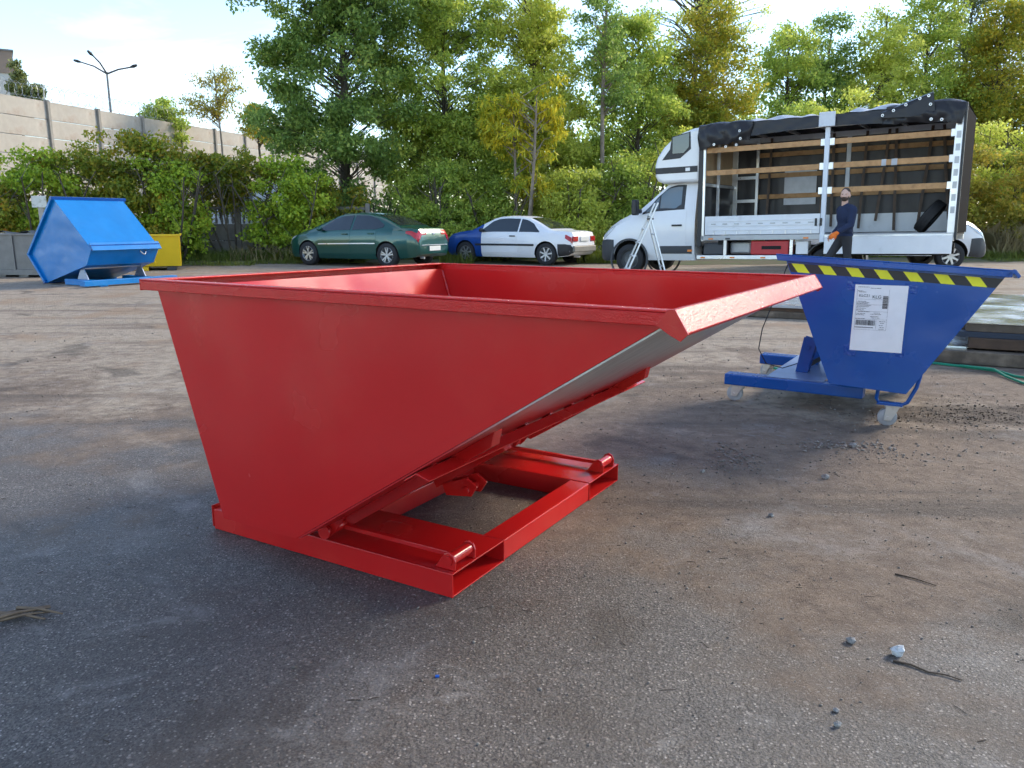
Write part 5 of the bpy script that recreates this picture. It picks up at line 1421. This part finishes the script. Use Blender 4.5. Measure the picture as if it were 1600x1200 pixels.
# under-run rail and boxes
MB().bb(-3.88, -1.66, YB - .05, YB + .0, .355, .44).build('side_guard', M_alu, tr, bevel=.008)
for x in (-1.80, -2.45, -3.1, -3.75): MB().bb(x - .05, x + .05, YB + .0005, YB + .010, .375, .405).build('side_marker', M_orange, tr)
for x in (-2.28, -3.66): MB().bb(x - .03, x + .03, YB - .06, YB - .01, .44, .755).build('guard_post', M_alu, tr)
MB().bb(-2.22, -1.78, .55, 1.0, .45, .70).build('tool_box', mat('dark_grey_box', (0.05, 0.055, 0.065), 0.5), tr, bevel=.02)
rbx = MB().bb(-3.60, -2.82, .55, 1.03, .45, .74).build('tool_box', mat('red_box', (0.48, 0.02, 0.03), 0.4), tr, bevel=.02)
MB().bb(-3.45, -3.05, 1.031, 1.036, .56, .63).build('box_panel', M_dark, rbx)
MB().bb(-3.98, -3.74, .75, 1.02, .46, .72).build('control_box', M_white, tr, bevel=.01)
MB().bb(-2.76, -2.30, .3, .8, .46, .72).build('fuel_tank', M_rail, tr, bevel=.04)
for s in (1, -1):
    mb = MB(); mb.lathe([(.40, -.13), (.43, -.13), (.43, .13), (.40, .13)], (-4.35, s * .87, .29), 'y', 24, closed=True)
    mb.build('mudguard', M_blackpl, tr)
# curtain pushed up along the roof edge: a flat valance with crumpled bundles at both ends
def crumple(x0, x1, f, seed, nx, nv, amp=.035):
    """f(t, v) gives (y, z); sharp folds are laid over it"""
    rr = np.random.default_rng(seed); ph = rr.uniform(0, 6.28, 12); fr = rr.uniform(.7, 1.3, 12); Lx = abs(x1 - x0); P = []
    for i in range(nx + 1):
        t = i / nx; row = []
        for j in range(nv + 1):
            v = j / nv; y, z = f(t, v); a = t * Lx
            k = abs(math.sin(a * 5.2 * fr[0] + v * 3.1 + ph[0])) + .6 * abs(math.sin(a * 9.7 * fr[1] - v * 4.7 + ph[1])) + .4 * abs(math.sin(v * 7.9 + a * 3.3 + ph[2])) - 1.0
            row.append((x0 + (x1 - x0) * t + .03 * math.sin(v * 6 + a * 4 + ph[3]), y + amp * k, z + amp * .8 * (abs(math.sin(a * 6.1 + v * 5 + ph[4])) - .5)))
        P.append(row)
    return MB().grid(P)
crumple(XF + .04, XR + .02, lambda t, v: (YB + .03 + .02 * v, 3.12 - (.24 + .03 * math.sin(t * 9)) * v), 2, 80, 5, .010).build('curtain_valance', M_tarp, tr, smooth=30)
def bundle(h0, h1, out, up):
    def f(t, v):
        e = math.sin(math.pi * min(1, max(0, t))) ** .5
        if v < .4: q = v / .4; return YB - .40 + .44 * q, 3.15 + up * e * math.sin(q * math.pi * .8)
        q = (v - .4) / .6; return YB + .06 + out * math.sin(q * 2.6) * e, 3.14 + .3 * up * e - (h0 + (h1 - h0) * t) * q
    return f
crumple(XF + .05, -2.78, bundle(.50, .36, .10, .03), 3, 46, 22, .040).build('curtain_bundle', M_tarp, tr, smooth=30)
crumple(-5.25, XR + .01, bundle(.30, .38, .10, .07), 6, 52, 22, .040).build('curtain_bundle', M_tarp, tr, smooth=30)
def ontop(hh): return lambda t, v: (YB - .62 + .62 * v, 3.13 + hh * math.sin(math.pi * v) * (.35 + .65 * abs(math.sin(t * 7 + 1))) * min(1, 6 * t, 6 * (1 - t)))
crumple(-2.55, -4.05, ontop(.10), 5, 44, 14, .022).build('curtain_fold', M_tarp_in, tr, smooth=30)
crumple(-4.5, -5.9, ontop(.13), 8, 44, 14, .024).build('curtain_fold', M_tarp_in, tr, smooth=30)
flp = MB(); flp.add([(-5.18, YB + .17, 2.96), (-5.20, YB + .16, 3.04), (-6.05, YB + .16, 3.33), (-6.10, YB + .18, 3.00), (-5.7, YB + .20, 2.93), (-6.02, YB + .04, 3.35), (-5.2, YB + .0, 3.1), (-5.62, YB + .19, 3.10)],
    [(0, 1, 7), (0, 7, 4), (1, 2, 7), (2, 3, 7), (3, 4, 7), (1, 6, 5, 2)])
fo = flp.build('curtain_flap', M_tarp, tr)
def eyelet(x, y, z, par):
    MB().lathe([(.012, 0), (.026, 0), (.026, .008), (.012, .008)], (x, y, z), 'y', 14, closed=True).build('eyelet', M_steel, par)
for (x, z) in ((-5.24, 3.00), (-5.42, 3.07), (-5.62, 3.15), (-5.84, 3.235), (-5.98, 3.27), (-6.02, 3.12)): eyelet(x, YB + .185, z, fo)
for (x, z) in ((-2.05, 2.72), (-2.30, 2.66), (-2.52, 2.68), (-2.60, 2.80), (-2.58, 2.95), (-6.05, 2.86), (-6.22, 2.84)): eyelet(x, YB + .20, z, tr)
MB().bb(-4.40, -4.10, YB + .10, YB + .125, 2.90, 3.17).build('silver_cover', mat('silver_sheet', (0.60, 0.64, 0.70), 0.45, var=0.06, vscale=20, bump=0.4, bscale=12), tr, bevel=.008)

# tyre leaning inside the truck
ty = empty('loose_tyre', (0, 0, 0), 0, 'loose tyre leaning inside the truck at its rear end', 'tyre')
MB().lathe([(.20, -.10), (.30, -.105), (.335, -.085), (.34, 0), (.335, .085), (.30, .105), (.20, .10), (.19, 0)], (0, 0, 0), 'x', 36, closed=True).build('casing', M_black, ty, smooth=50)
for k in (-.055, 0, .055): MB().lathe([(.3405, k - .006), (.3425, k - .014), (.3425, k - .022), (.3405, k - .026)], (0, 0, 0), 'x', 36).build('tread_rib', M_black, ty)
bpy.context.view_layer.update()
ty.matrix_world = tr.matrix_world @ Matrix.Translation((-6.06, .35, 1.155)) @ Matrix.Rotation(R(-36), 4, 'Y')

# ------------------------------------------------------------------ white van behind the truck
vspec = dict(x0=-3.6, x1=.98, edge=.94,
    ztop=[(-3.6, 2.22), (-1.3, 2.24), (-.95, 2.12), (-.35, 1.62), (-.05, 1.40), (.25, 1.27), (.6, 1.13), (.82, .98), (.93, .80), (.98, .56)],
    zbelt=[(-3.6, 1.36), (-.7, 1.36), (-.1, 1.28), (.4, 1.10), (.75, .92), (.98, .50)],
    w=[(-3.6, 1.0), (-.1, 1.0), (.4, .97), (.7, .90), (.88, .78), (.98, .60)],
    wtop=[(-3.6, .86), (-.9, .80), (-.4, .82), (0, .86), (.5, .74), (.98, .48)],
    zlow=[(-3.6, .36), (.4, .34), (.8, .30), (.98, .36)])
def make_van(loc, yaw, label):
    v = empty('van', loc, yaw, label, 'van')
    sh = Shell(vspec)
    bo = sh.body(sorted(set([round(q, 3) for q in np.linspace(-3.6, .98, 60)]))).build('body', M_white, v)
    cut_arches(bo, [(0, .9, .34), (0, -.9, .34), (-2.9, .9, .34), (-2.9, -.9, .34)], .43, .9)
    for s in (1, -1):
        for x in (0, -2.9): make_wheel(v, x, s * .88, .34, .34, .22, s, 'cap')
        sh.patch(.46, .975, [(.46, 1.1), (.975, 1.1)], [(.46, 3.2), (.75, 3.9), (.975, 4.6)], s, .018, 12, 6).build('bumper_corner', M_truckgrey, v, smooth=True)
        sh.patch(.33, .86, [(.33, 5.0), (.6, 4.3), (.86, 4.3)], [(.33, 5.4), (.6, 6.3), (.86, 6.6)], s, .012, 10, 6).build('headlight', M_lens, v, smooth=True)
        sh.patch(-1.2, -.25, [(-1.2, T(.06)), (-.25, T(.04))], [(-1.2, T(.84)), (-.8, T(.82)), (-.25, T(.22))], s, .007, 14, 6).build('side_window', M_glass, v, smooth=True)
        sh.patch(-1.28, -.22, [(-1.28, 1.3), (-.22, 2.4)], [(-1.28, 4.98), (-.22, 4.98)], s, .005, 12, 6).build('door', M_white, v, smooth=True)
        MB().box((-.2, s * 1.14, 1.48), (.12, .2, .3)).build('mirror', M_blackpl, v, bevel=.03)
    MB().bb(.945, 1.0, -.5, .5, .56, .74).build('grille', M_blackpl, v, bevel=.03)
    MB().bb(.93, 1.0, -.55, .55, .40, .50).build('lower_grille', M_dark, v, bevel=.02)
    sh.across(-.88, -.12, 2.3, 2.4, nx=10, nv=16).build('windscreen', M_glass, v, smooth=True)
    return v
make_van((11.15, 20.75, 0), R(-6), 'white van with grey bumper half hidden behind the truck')
pv = make_van((-10.4, 29.0, 0.3), R(183), 'white van parked beyond the concrete fence, glimpsed through the hedge')
# ------------------------------------------------------------------ person
def capsule(mb, p0, p1, r0, r1, n=12):
    p0, p1 = Vector(p0), Vector(p1); d = (p1 - p0)
    if d.length < 1e-6: return mb.sphere(p0, r0, n, 8)
    d.normalize()
    P, Q = [], []
    for a in (80, 60, 35, 12): P.append(p0 - d * r0 * math.sin(R(a))); Q.append(r0 * math.cos(R(a)))
    P.append(p0); Q.append(r0); P.append(p1); Q.append(r1)
    for a in (12, 35, 60, 80): P.append(p1 + d * r1 * math.sin(R(a))); Q.append(r1 * math.cos(R(a)))
    return mb.tube(P, Q, n)
def chain(mb, pts, rs, n=12):
    for a, b, ra, rb in zip(pts[:-1], pts[1:], rs[:-1], rs[1:]): capsule(mb, a, b, ra, rb, n)
    return mb
def fused(mb, name, m, parent, vox, smooth=6):
    o = mb.build(name, m, parent)
    r = o.modifiers.new('fuse', 'REMESH'); r.mode = 'VOXEL'; r.voxel_size = vox; r.use_smooth_shade = True
    if smooth:
        s = o.modifiers.new('smooth', 'SMOOTH'); s.iterations = smooth; s.factor = .5
    return o
M_skin = mat('skin', (0.60, 0.38, 0.30), 0.5, var=0.05, vscale=20)
M_hair = mat('short_hair', (0.055, 0.035, 0.025), 0.8, var=0.2, vscale=60)
M_navy = mat('navy_sweater', (0.010, 0.020, 0.060), 0.85, var=0.15, vscale=12, bump=0.3, bscale=30)
M_jean = mat('charcoal_jeans', (0.026, 0.027, 0.032), 0.85, var=0.2, vscale=14, bump=0.25, bscale=30)
M_glove = mat('orange_glove', (0.78, 0.17, 0.012), 0.6, var=0.1, vscale=30)
man = empty('person', (5.98, 14.2, 0), R(188), 'person in navy sweater and dark jeans with orange glove walking past the truck', 'person')
# sweater
b = MB()
b.sphere((.02, 0, 1.30), (.135, .185, .20), 18, 12); b.sphere((.0, 0, 1.13), (.128, .165, .20), 18, 12); b.sphere((.0, 0, 1.03), (.13, .165, .09), 18, 8)
chain(b, [(.0, .0, 1.40), (.03, 0, 1.49)], [.10, .066])
chain(b, [(.0, .10, 1.42), (.0, .185, 1.40)], [.085, .080]); chain(b, [(.0, -.10, 1.42), (.0, -.185, 1.40)], [.085, .080])
chain(b, [(.0, .195, 1.39), (.045, .245, 1.14), (.26, .235, 1.025)], [.078, .062, .046])
chain(b, [(.0, -.195, 1.39), (-.06, -.245, 1.13), (.08, -.235, .98)], [.078, .060, .046])
sw = fused(b, 'sweater', M_navy, man, .014, 5)
MB().lathe([(.120, 0), (.134, .0), (.137, .02), (.134, .045), (.120, .045)], (0, 0, 0), 'z', 24, closed=True).build('waistband', M_navy, sw, smooth=True, loc=(.0, 0, .945)).scale = (1.0, 1.22, 1.0)
# jeans
b = MB()
b.sphere((.0, 0, .93), (.125, .16, .11), 18, 10)
chain(b, [(.0, -.085, .90), (.225, -.09, .56), (.16, -.09, .12)], [.095, .066, .052])
chain(b, [(.0, .085, .90), (-.035, .095, .52), (-.27, .09, .16)], [.095, .066, .052])
fused(b, 'jeans', M_jean, man, .014, 5)
for (x, y, z, rx) in ((.16, -.09, .0, 0), (-.27, .09, .04, 22)):
    b = MB(); rot = Matrix.Rotation(R(rx), 3, 'Y')
    b.sphere(Vector((.06, 0, .045)), (.135, .048, .045), 14, 8); b.sphere((-.01, 0, .085), (.06, .046, .06), 12, 8); b.box((.055, 0, .012), (.25, .085, .022))
    sh_ = b.build('shoe', M_blackpl, man, smooth=True, loc=(x, y, z)); sh_.rotation_euler = (0, R(rx), 0)
# head and neck, one mesh, turned towards the camera
hd = empty('head', (.045, 0, 1.50), R(45)); hd.parent = man
b = MB()
chain(b, [(-.01, 0, -.04), (.012, 0, .07)], [.058, .054])
b.sphere((.005, 0, .175), (.098, .076, .105), 20, 14); b.sphere((.045, 0, .125), (.060, .058, .072), 16, 10); b.sphere((.075, 0, .085), (.034, .036, .030), 12, 8)
chain(b, [(.098, 0, .172), (.122, 0, .135)], [.010, .016], 8)
b.sphere((.112, .015, .132), .010, 8, 6); b.sphere((.112, -.015, .132), .010, 8, 6)
for s in (1, -1):
    b.sphere((.0, s * .078, .150), (.022, .010, .033), 10, 8)
    b.sphere((.088, s * .034, .188), (.014, .024, .009), 10, 6)
    b.sphere((.078, s * .045, .138), (.022, .018, .020), 10, 6)
face = fused(b, 'face', M_skin, hd, .006, 4)
for s in (1, -1): MB().sphere((.093, s * .030, .172), (.008, .013, .006), 8, 6).build('eye', M_blackpl, face)
MB().box((.102, 0, .098), (.012, .040, .007)).build('mouth', mat('lips', (0.30, 0.11, 0.09), 0.5), face, bevel=.003)
b = MB(); b.sphere((-.008, 0, .192), (.098, .080, .098), 20, 14); b.sphere((-.04, 0, .16), (.068, .074, .09), 16, 10)
hr = fused(b, 'hair', M_hair, hd, .007, 3)
# trim the hair cap to the upper and rear head
hr.modifiers.clear()
bm = bmesh.new(); bm.from_mesh(hr.data)
bmesh.ops.delete(bm, geom=[v for v in bm.verts if (v.co.z < .212 and v.co.x > -.045) or v.co.z < .11], context='VERTS')
bm.to_mesh(hr.data); bm.free(); smooth_by_angle(hr.data, 60)
b = MB(); b.sphere((.060, 0, .092), (.056, .060, .044), 16, 10); b.sphere((.030, .050, .115), (.030, .016, .05), 10, 8); b.sphere((.030, -.050, .115), (.030, .016, .05), 10, 8); b.sphere((.100, 0, .117), (.016, .030, .007), 10, 6)
fused(b, 'beard', M_hair, hd, .007, 3)
# hands
def hand(parent, wrist, dirv, palm_n, m, name, curl):
    w = Vector(wrist); d = Vector(dirv).normalized(); pn = Vector(palm_n); pn = (pn - d * pn.dot(d)).normalized(); sd2 = d.cross(pn)
    b = MB(); capsule(b, w - d * .03, w + d * .02, .036, .036)
    for k in range(-2, 3): capsule(b, w + d * .02 + sd2 * k * .011, w + d * .085 + sd2 * k * .016, .019, .017, 8)
    for k, L in zip((-1.5, -.5, .5, 1.5), (.058, .075, .080, .068)):
        base = w + d * .090 + sd2 * k * .0205
        q1 = base + (d * math.cos(curl) + pn * math.sin(curl)) * L * .5
        q2 = q1 + (d * math.cos(curl * 2.1) + pn * math.sin(curl * 2.1)) * L * .35
        q3 = q2 + (d * math.cos(curl * 3) + pn * math.sin(curl * 3)) * L * .25
        chain(b, [base, q1, q2, q3], [.0105, .010, .009, .008], 8)
    t0 = w + d * .035 + sd2 * .030
    t1 = t0 + (d * .7 + sd2 * .7 + pn * .35).normalized() * .045; t2 = t1 + (d * .9 + pn * .55).normalized() * .035
    chain(b, [t0, t1, t2], [.015, .012, .010], 8)
    return fused(b, name, m, parent, .006, 2)
gl = hand(man, (.29, .235, 1.00), (.82, -.05, -.55), (-.3, -.9, -.3), M_glove, 'glove', .55)
hand(man, (.105, -.235, .965), (.75, .05, -.65), (-.4, .8, -.4), M_skin, 'hand', .5)

# ------------------------------------------------------------------ aluminium step ladder
ld = empty('step_ladder', (2.70, 15.6, 0), 0, 'aluminium step ladder standing open before the truck door', 'ladder')
def rail(p, q, name='rail'): return MB().beam(p, q, .028, .065, up=(0, 1, 0)).build(name, M_alu, ld, bevel=.004)
topx, topz = .17, 1.56
for y0, y1 in ((0, .06), (.46, .40)):
    rail((-.48, y0, .01), (topx, y1, topz))
    rail((.41, y0 - .03, .01), (.045, y1 + .01, 1.26), 'support_rail')
for k in range(1, 6):
    f = k / 6; x, z = -.48 + (topx + .48) * f, .01 + (topz - .01) * f
    MB().bb(x - .04, x + .04, .06 * f + .015, .46 - .06 * f - .015, z - .012, z + .012).build('step', M_alu, ld, bevel=.003)
for k in (1, 3):
    f = k / 4; x, z = .41 + (.045 - .41) * f, .01 + 1.25 * f
    MB().bb(x - .012, x + .012, .02, .44, z - .015, z + .015).build('cross_bar', M_alu, ld)
for (x, y) in ((-.48, 0), (-.48, .46), (.41, -.03), (.41, .43)): MB().bb(x - .035, x + .035, y - .02, y + .02, 0.0, .035).build('foot', M_blackpl, ld, bevel=.004)
MB().bb(.02, .10, .06, .40, 1.235, 1.265).build('hinge_bracket', M_blackpl, ld, bevel=.003)

# ------------------------------------------------------------------ piles of steel sheet and timber
M_sheet = mat('bright_steel_sheet', (0.60, 0.61, 0.60), 0.22, metal=0.75, var=0.25, vscale=2.2, rvar=0.14, color2=(0.36, 0.34, 0.24), c2scale=1.6, c2lo=0.5, c2hi=0.68)
M_beam_blue = mat('dark_blue_beam', (0.022, 0.032, 0.055), 0.6, var=0.25, vscale=6)
M_beam_brown = mat('rusty_beam', (0.085, 0.050, 0.032), 0.8, var=0.35, vscale=6, bump=0.3, bscale=30)
sp_ = empty('sheet_pile', (3.93, 6.67, 0), R(-27), 'pile of steel sheets and dark beams right of the blue hopper', 'sheet pile')
for v in (-.16, .9, 2.0, 2.8): MB().bb(-.62, 3.0, v, v + .16, .004, .115).build('timber', M_timber, sp_, bevel=.008)
MB().bb(-.55, .02, -.10, 2.6, .1155, .124).build('steel_sheet', M_sheet, sp_)
MB().bb(-.50, 2.8, .02, 2.9, .1245, .131).build('steel_sheet', M_sheet, sp_)
for v in (-.05, 1.3, 2.5): MB().bb(.03, 2.9, v, v + .14, .1315, .222).build('timber', M_beam_brown, sp_, bevel=.006)
for v in (-.02, 1.32, 2.52): MB().bb(-.22, 2.9, v, v + .12, .2225, .270).build('beam', M_beam_blue, sp_, bevel=.004)
for v in (.0, 1.3, 2.55): MB().bb(.0, 2.9, v, v + .13, .2705, .342).build('timber', M_timber, sp_, bevel=.006)
MB().bb(-.01, 3.0, -.01, 2.9, .3425, .350).build('steel_sheet', M_sheet, sp_)
MB().bb(.15, 2.6, 1.6, 3.1, .3505, .357).build('steel_sheet', M_sheet, sp_)
sp2 = empty('sheet_pile', (2.98, 9.95, 0), R(-25), 'low pile of sheets on timber seen under the lip of the red hopper', 'sheet pile')
for v in (0, .8): MB().bb(-.0, 3.4, v, v + .14, .004, .085).build('timber', M_timber, sp2, bevel=.008)
MB().bb(.05, 3.4, .03, 1.2, .0855, .135).build('timber', M_beam_brown, sp2, bevel=.006)
MB().bb(.0, 3.5, -.02, 1.25, .1355, .168).build('steel_sheet', M_rail, sp2, bevel=.003)
MB().bb(.02, 3.5, .0, 1.2, .1685, .180).build('steel_sheet', M_sheet, sp2)
pl_ = MB().beam((8.2, 12.4, .03), (12.5, 11.6, .03), .16, .05).build('plank', M_timber, None, bevel=.006)
tag(pl_, 'old plank lying on the ground behind the sheet pile', 'plank')

# green lashing straps
M_strapg = mat('green_strap', (0.006, 0.22, 0.13), 0.55)
s1 = MB().tube([(3.2, 6.72, .012), (3.585, 6.56, .014), (3.764, 6.408, .012), (3.932, 6.155, .016), (3.945, 5.971, .012), (4.10, 5.75, .012), (4.5, 5.6, .012)], .011, 6).build('lashing_strap', M_strapg, None, smooth=60)
tag(s1, 'green strap on the ground in front of the sheet pile, the longer one', 'strap')
s2 = MB().tube([(3.72, 6.34, .030), (3.886, 6.15, .034), (3.869, 5.96, .013), (3.84, 5.70, .012), (4.0, 5.45, .012), (4.3, 5.4, .012)], .010, 6).build('lashing_strap', M_strapg, None, smooth=60)
tag(s2, 'green strap on the ground curling towards the camera at right', 'strap')
s3 = MB().tube([(2.13, 6.36, .012), (2.17, 6.25, .02), (2.20, 6.17, .012), (2.30, 6.14, .012), (2.42, 6.16, .012)], .011, 6).build('lashing_strap', M_strapg, None, smooth=60)
tag(s3, 'short green strap end behind the base of the blue hopper', 'strap')

# ------------------------------------------------------------------ stones, gravel, twigs
def rock(seed, r, flat=.7, n=10, m=7):
    rr = np.random.default_rng(seed); mb = MB(); mb.sphere((0, 0, 0), (r, r * rr.uniform(.7, 1), r * flat), n, m)
    for i, p in enumerate(mb.v):
        q = np.array(p); k = 1 + .22 * math.sin(q[0] / r * 3.1 + seed) * math.cos(q[1] / r * 2.7 + seed) + .10 * math.sin(q[2] / r * 5 + seed * 2) + .12 * math.sin(i * 2.4 + seed)
        mb.v[i] = tuple(q * k)
    return mb
M_stone = mat('grey_stone', (0.22, 0.215, 0.21), 0.8, var=0.2, vscale=30, bump=0.4, bscale=80)
M_stone_w = mat('white_stone', (0.46, 0.48, 0.50), 0.6, var=0.15, vscale=40, bump=0.4, bscale=60)
w_ = rock(3, .021, .8, 7, 5).build('stone', M_stone_w, None, loc=(1.087, 1.988, .013)); tag(w_, 'white stone on the asphalt at lower right', 'stone')
stone_labels = ['grey stone just left of the white stone', 'grey stone between the gravel drifts and the white stone', 'lower of two small stones at the bottom right', 'upper of two small stones at the bottom right',
                'small grey stone right of the fork frame of the red hopper', 'small dark stone at the near end of the left gravel drift', 'larger grey stone at the right gravel drift']
for k, (x, y, r) in enumerate(((.986, 2.056, .014), (1.494, 3.525, .019), (.79, 1.673, .010), (.81, 1.73, .008), (1.077, 3.042, .012), (.93, 3.62, .012), (1.85, 4.05, .02))):
    o = rock(10 + k, r, .7, 7, 5).build('stone', M_stone, None, loc=(x, y, r * .55)); tag(o, stone_labels[k], 'stone', 'loose grey stones')
def scatter_stones(name, label, spots, seed, m):
    rng = np.random.default_rng(seed); Vs, Fs, o = [], [], 0
    base = np.array([(1, 0, 0), (-1, 0, 0), (0, 1, 0), (0, -1, 0), (0, 0, 1), (0, 0, -1)], float)
    tri = np.array([(0, 2, 4), (2, 1, 4), (1, 3, 4), (3, 0, 4), (2, 0, 5), (1, 2, 5), (3, 1, 5), (0, 3, 5)])
    for (x, y, rx, ry, n, smin, smax) in spots:
        px = rng.normal(x, rx, n); py = rng.normal(y, ry, n)
        s = smin + (smax - smin) * rng.uniform(0, 1, n) ** 2.5
        for i in range(n):
            a = rng.uniform(0, 6.28); ca, sa = math.cos(a), math.sin(a)
            q = base * (1 + rng.uniform(-.35, .35, (6, 1))) * s[i] * np.array([1.0, .75, .55])
            q = np.stack([q[:, 0] * ca - q[:, 1] * sa + px[i], q[:, 0] * sa + q[:, 1] * ca + py[i], q[:, 2] + s[i] * .3], 1)
            Vs.append(q); Fs.append(tri + o); o += 6
    me = fast_mesh(name, np.concatenate(Vs), np.concatenate(Fs))
    return tag(link_mesh(name, me, m, None), label, None, None, 'stuff')
M_grav = leaf_mat('gravel_mix', [(0.0, (0.09, 0.08, 0.07)), (0.5, (0.19, 0.17, 0.15)), (0.85, (0.28, 0.25, 0.22)), (1.0, (0.46, 0.44, 0.41))], 0.0, .85)
scatter_stones('gravel', 'two drifts of loose gravel on the yard before the blue hopper',
               [(1.16, 3.88, .05, .11, 150, .005, .015), (1.10, 3.72, .11, .07, 130, .003, .011), (1.80, 4.08, .11, .05, 190, .005, .015), (1.98, 3.93, .10, .07, 130, .003, .011), (1.5, 3.95, .35, .2, 160, .002, .008)], 3, M_grav)
scatter_stones('grit', 'fine grit scattered over the yard',
               [(.2, 2.2, 1.5, .8, 1500, .0015, .005), (1.3, 3.2, 1.1, .9, 1500, .002, .008), (-1.4, 3.2, 1.2, 1.0, 900, .0015, .006), (2.6, 4.8, .9, .6, 900, .003, .012), (0, 7, 4, 2, 900, .004, .014)], 4, M_grav)
M_clod = leaf_mat('soil_clods', [(0.0, (0.028, 0.020, 0.015)), (0.6, (0.06, 0.043, 0.032)), (1.0, (0.11, 0.085, 0.065))], 0.0, .9)
scatter_stones('soil_clods', 'dark damp soil crumbs around the front caster of the blue hopper', [(2.8, 4.68, .32, .12, 420, .003, .010), (3.2, 4.85, .35, .15, 320, .003, .010)], 8, M_clod)
M_twig = mat('dry_twig', (0.16, 0.115, 0.075), 0.9, var=0.3, vscale=30)
M_twig_d = mat('dark_twig', (0.05, 0.036, 0.027), 0.9, var=0.3, vscale=30)
def twig(label, pts, r, m, group=None):
    o = MB().tube([(x, y, z) for x, y, z in pts], [r * (1 - .5 * i / max(1, len(pts) - 1)) for i in range(len(pts))], 6).build('twig', m, None, smooth=60)
    return tag(o, label, 'twig', group)
rt = random.Random(21)
for k in range(7):
    x, y = -1.50 + rt.uniform(-.07, .05), 2.205 + rt.uniform(-.025, .025); a = R(rt.uniform(-12, 38)); L = rt.uniform(.06, .12)
    twig(['shortest dry twig of the bundle at the left edge', 'lowest dry twig of the bundle at the left edge', 'slanting dry twig in the bundle at the left edge', 'dry twig in the middle of the bundle at the left edge', 'dry twig at the far side of the bundle, left edge', 'dry twig at the right end of the bundle, left edge', 'topmost dry twig of the bundle at the left edge'][k], [(x - L * math.cos(a), y - L * math.sin(a), .006 + .003 * k), (x, y, .010 + .003 * k), (x + L * math.cos(a), y + L * math.sin(a), .006 + .002 * k)], .006, M_twig, 'bundle of dry twigs')
twig('dark bent twig beside the white stone', [(1.06, 1.955, .003), (1.10, 1.935, .004), (1.13, 1.90, .003), (1.17, 1.885, .004), (1.20, 1.862, .003)], .0033, M_twig_d)
twig('thin dark twig right of the red hopper', [(1.33, 2.50, .003), (1.38, 2.46, .004), (1.425, 2.41, .003)], .003, M_twig_d)
def litter(seed):
    rng = np.random.default_rng(seed); mb = MB()
    for i in range(240):
        y = rng.uniform(1.3, 8.5); x = rng.uniform(-.75, .75) * y; a = rng.uniform(-.5, .5) + (1.57 if rng.uniform() < .2 else 0); L = rng.uniform(.004, .022)
        mb.tube([(x - L * math.cos(a), y - L * math.sin(a), .0008), (x, y, .0016), (x + L * math.cos(a), y + L * math.sin(a), .0008)], [rng.uniform(.0006, .0015)] * 3, 3)
    return mb
tag(litter(5).build('litter', M_twig_d, None), 'chips of bark and straw strewn over the yard', None, None, 'stuff')
bb_ = MB().box((-.201, 1.881, .003), (.010, .007, .004)).build('plastic_scrap', mat('blue_scrap', (0.01, 0.10, 0.45), 0.4), None); tag(bb_, 'tiny blue plastic scrap on the asphalt in the foreground', 'scrap')
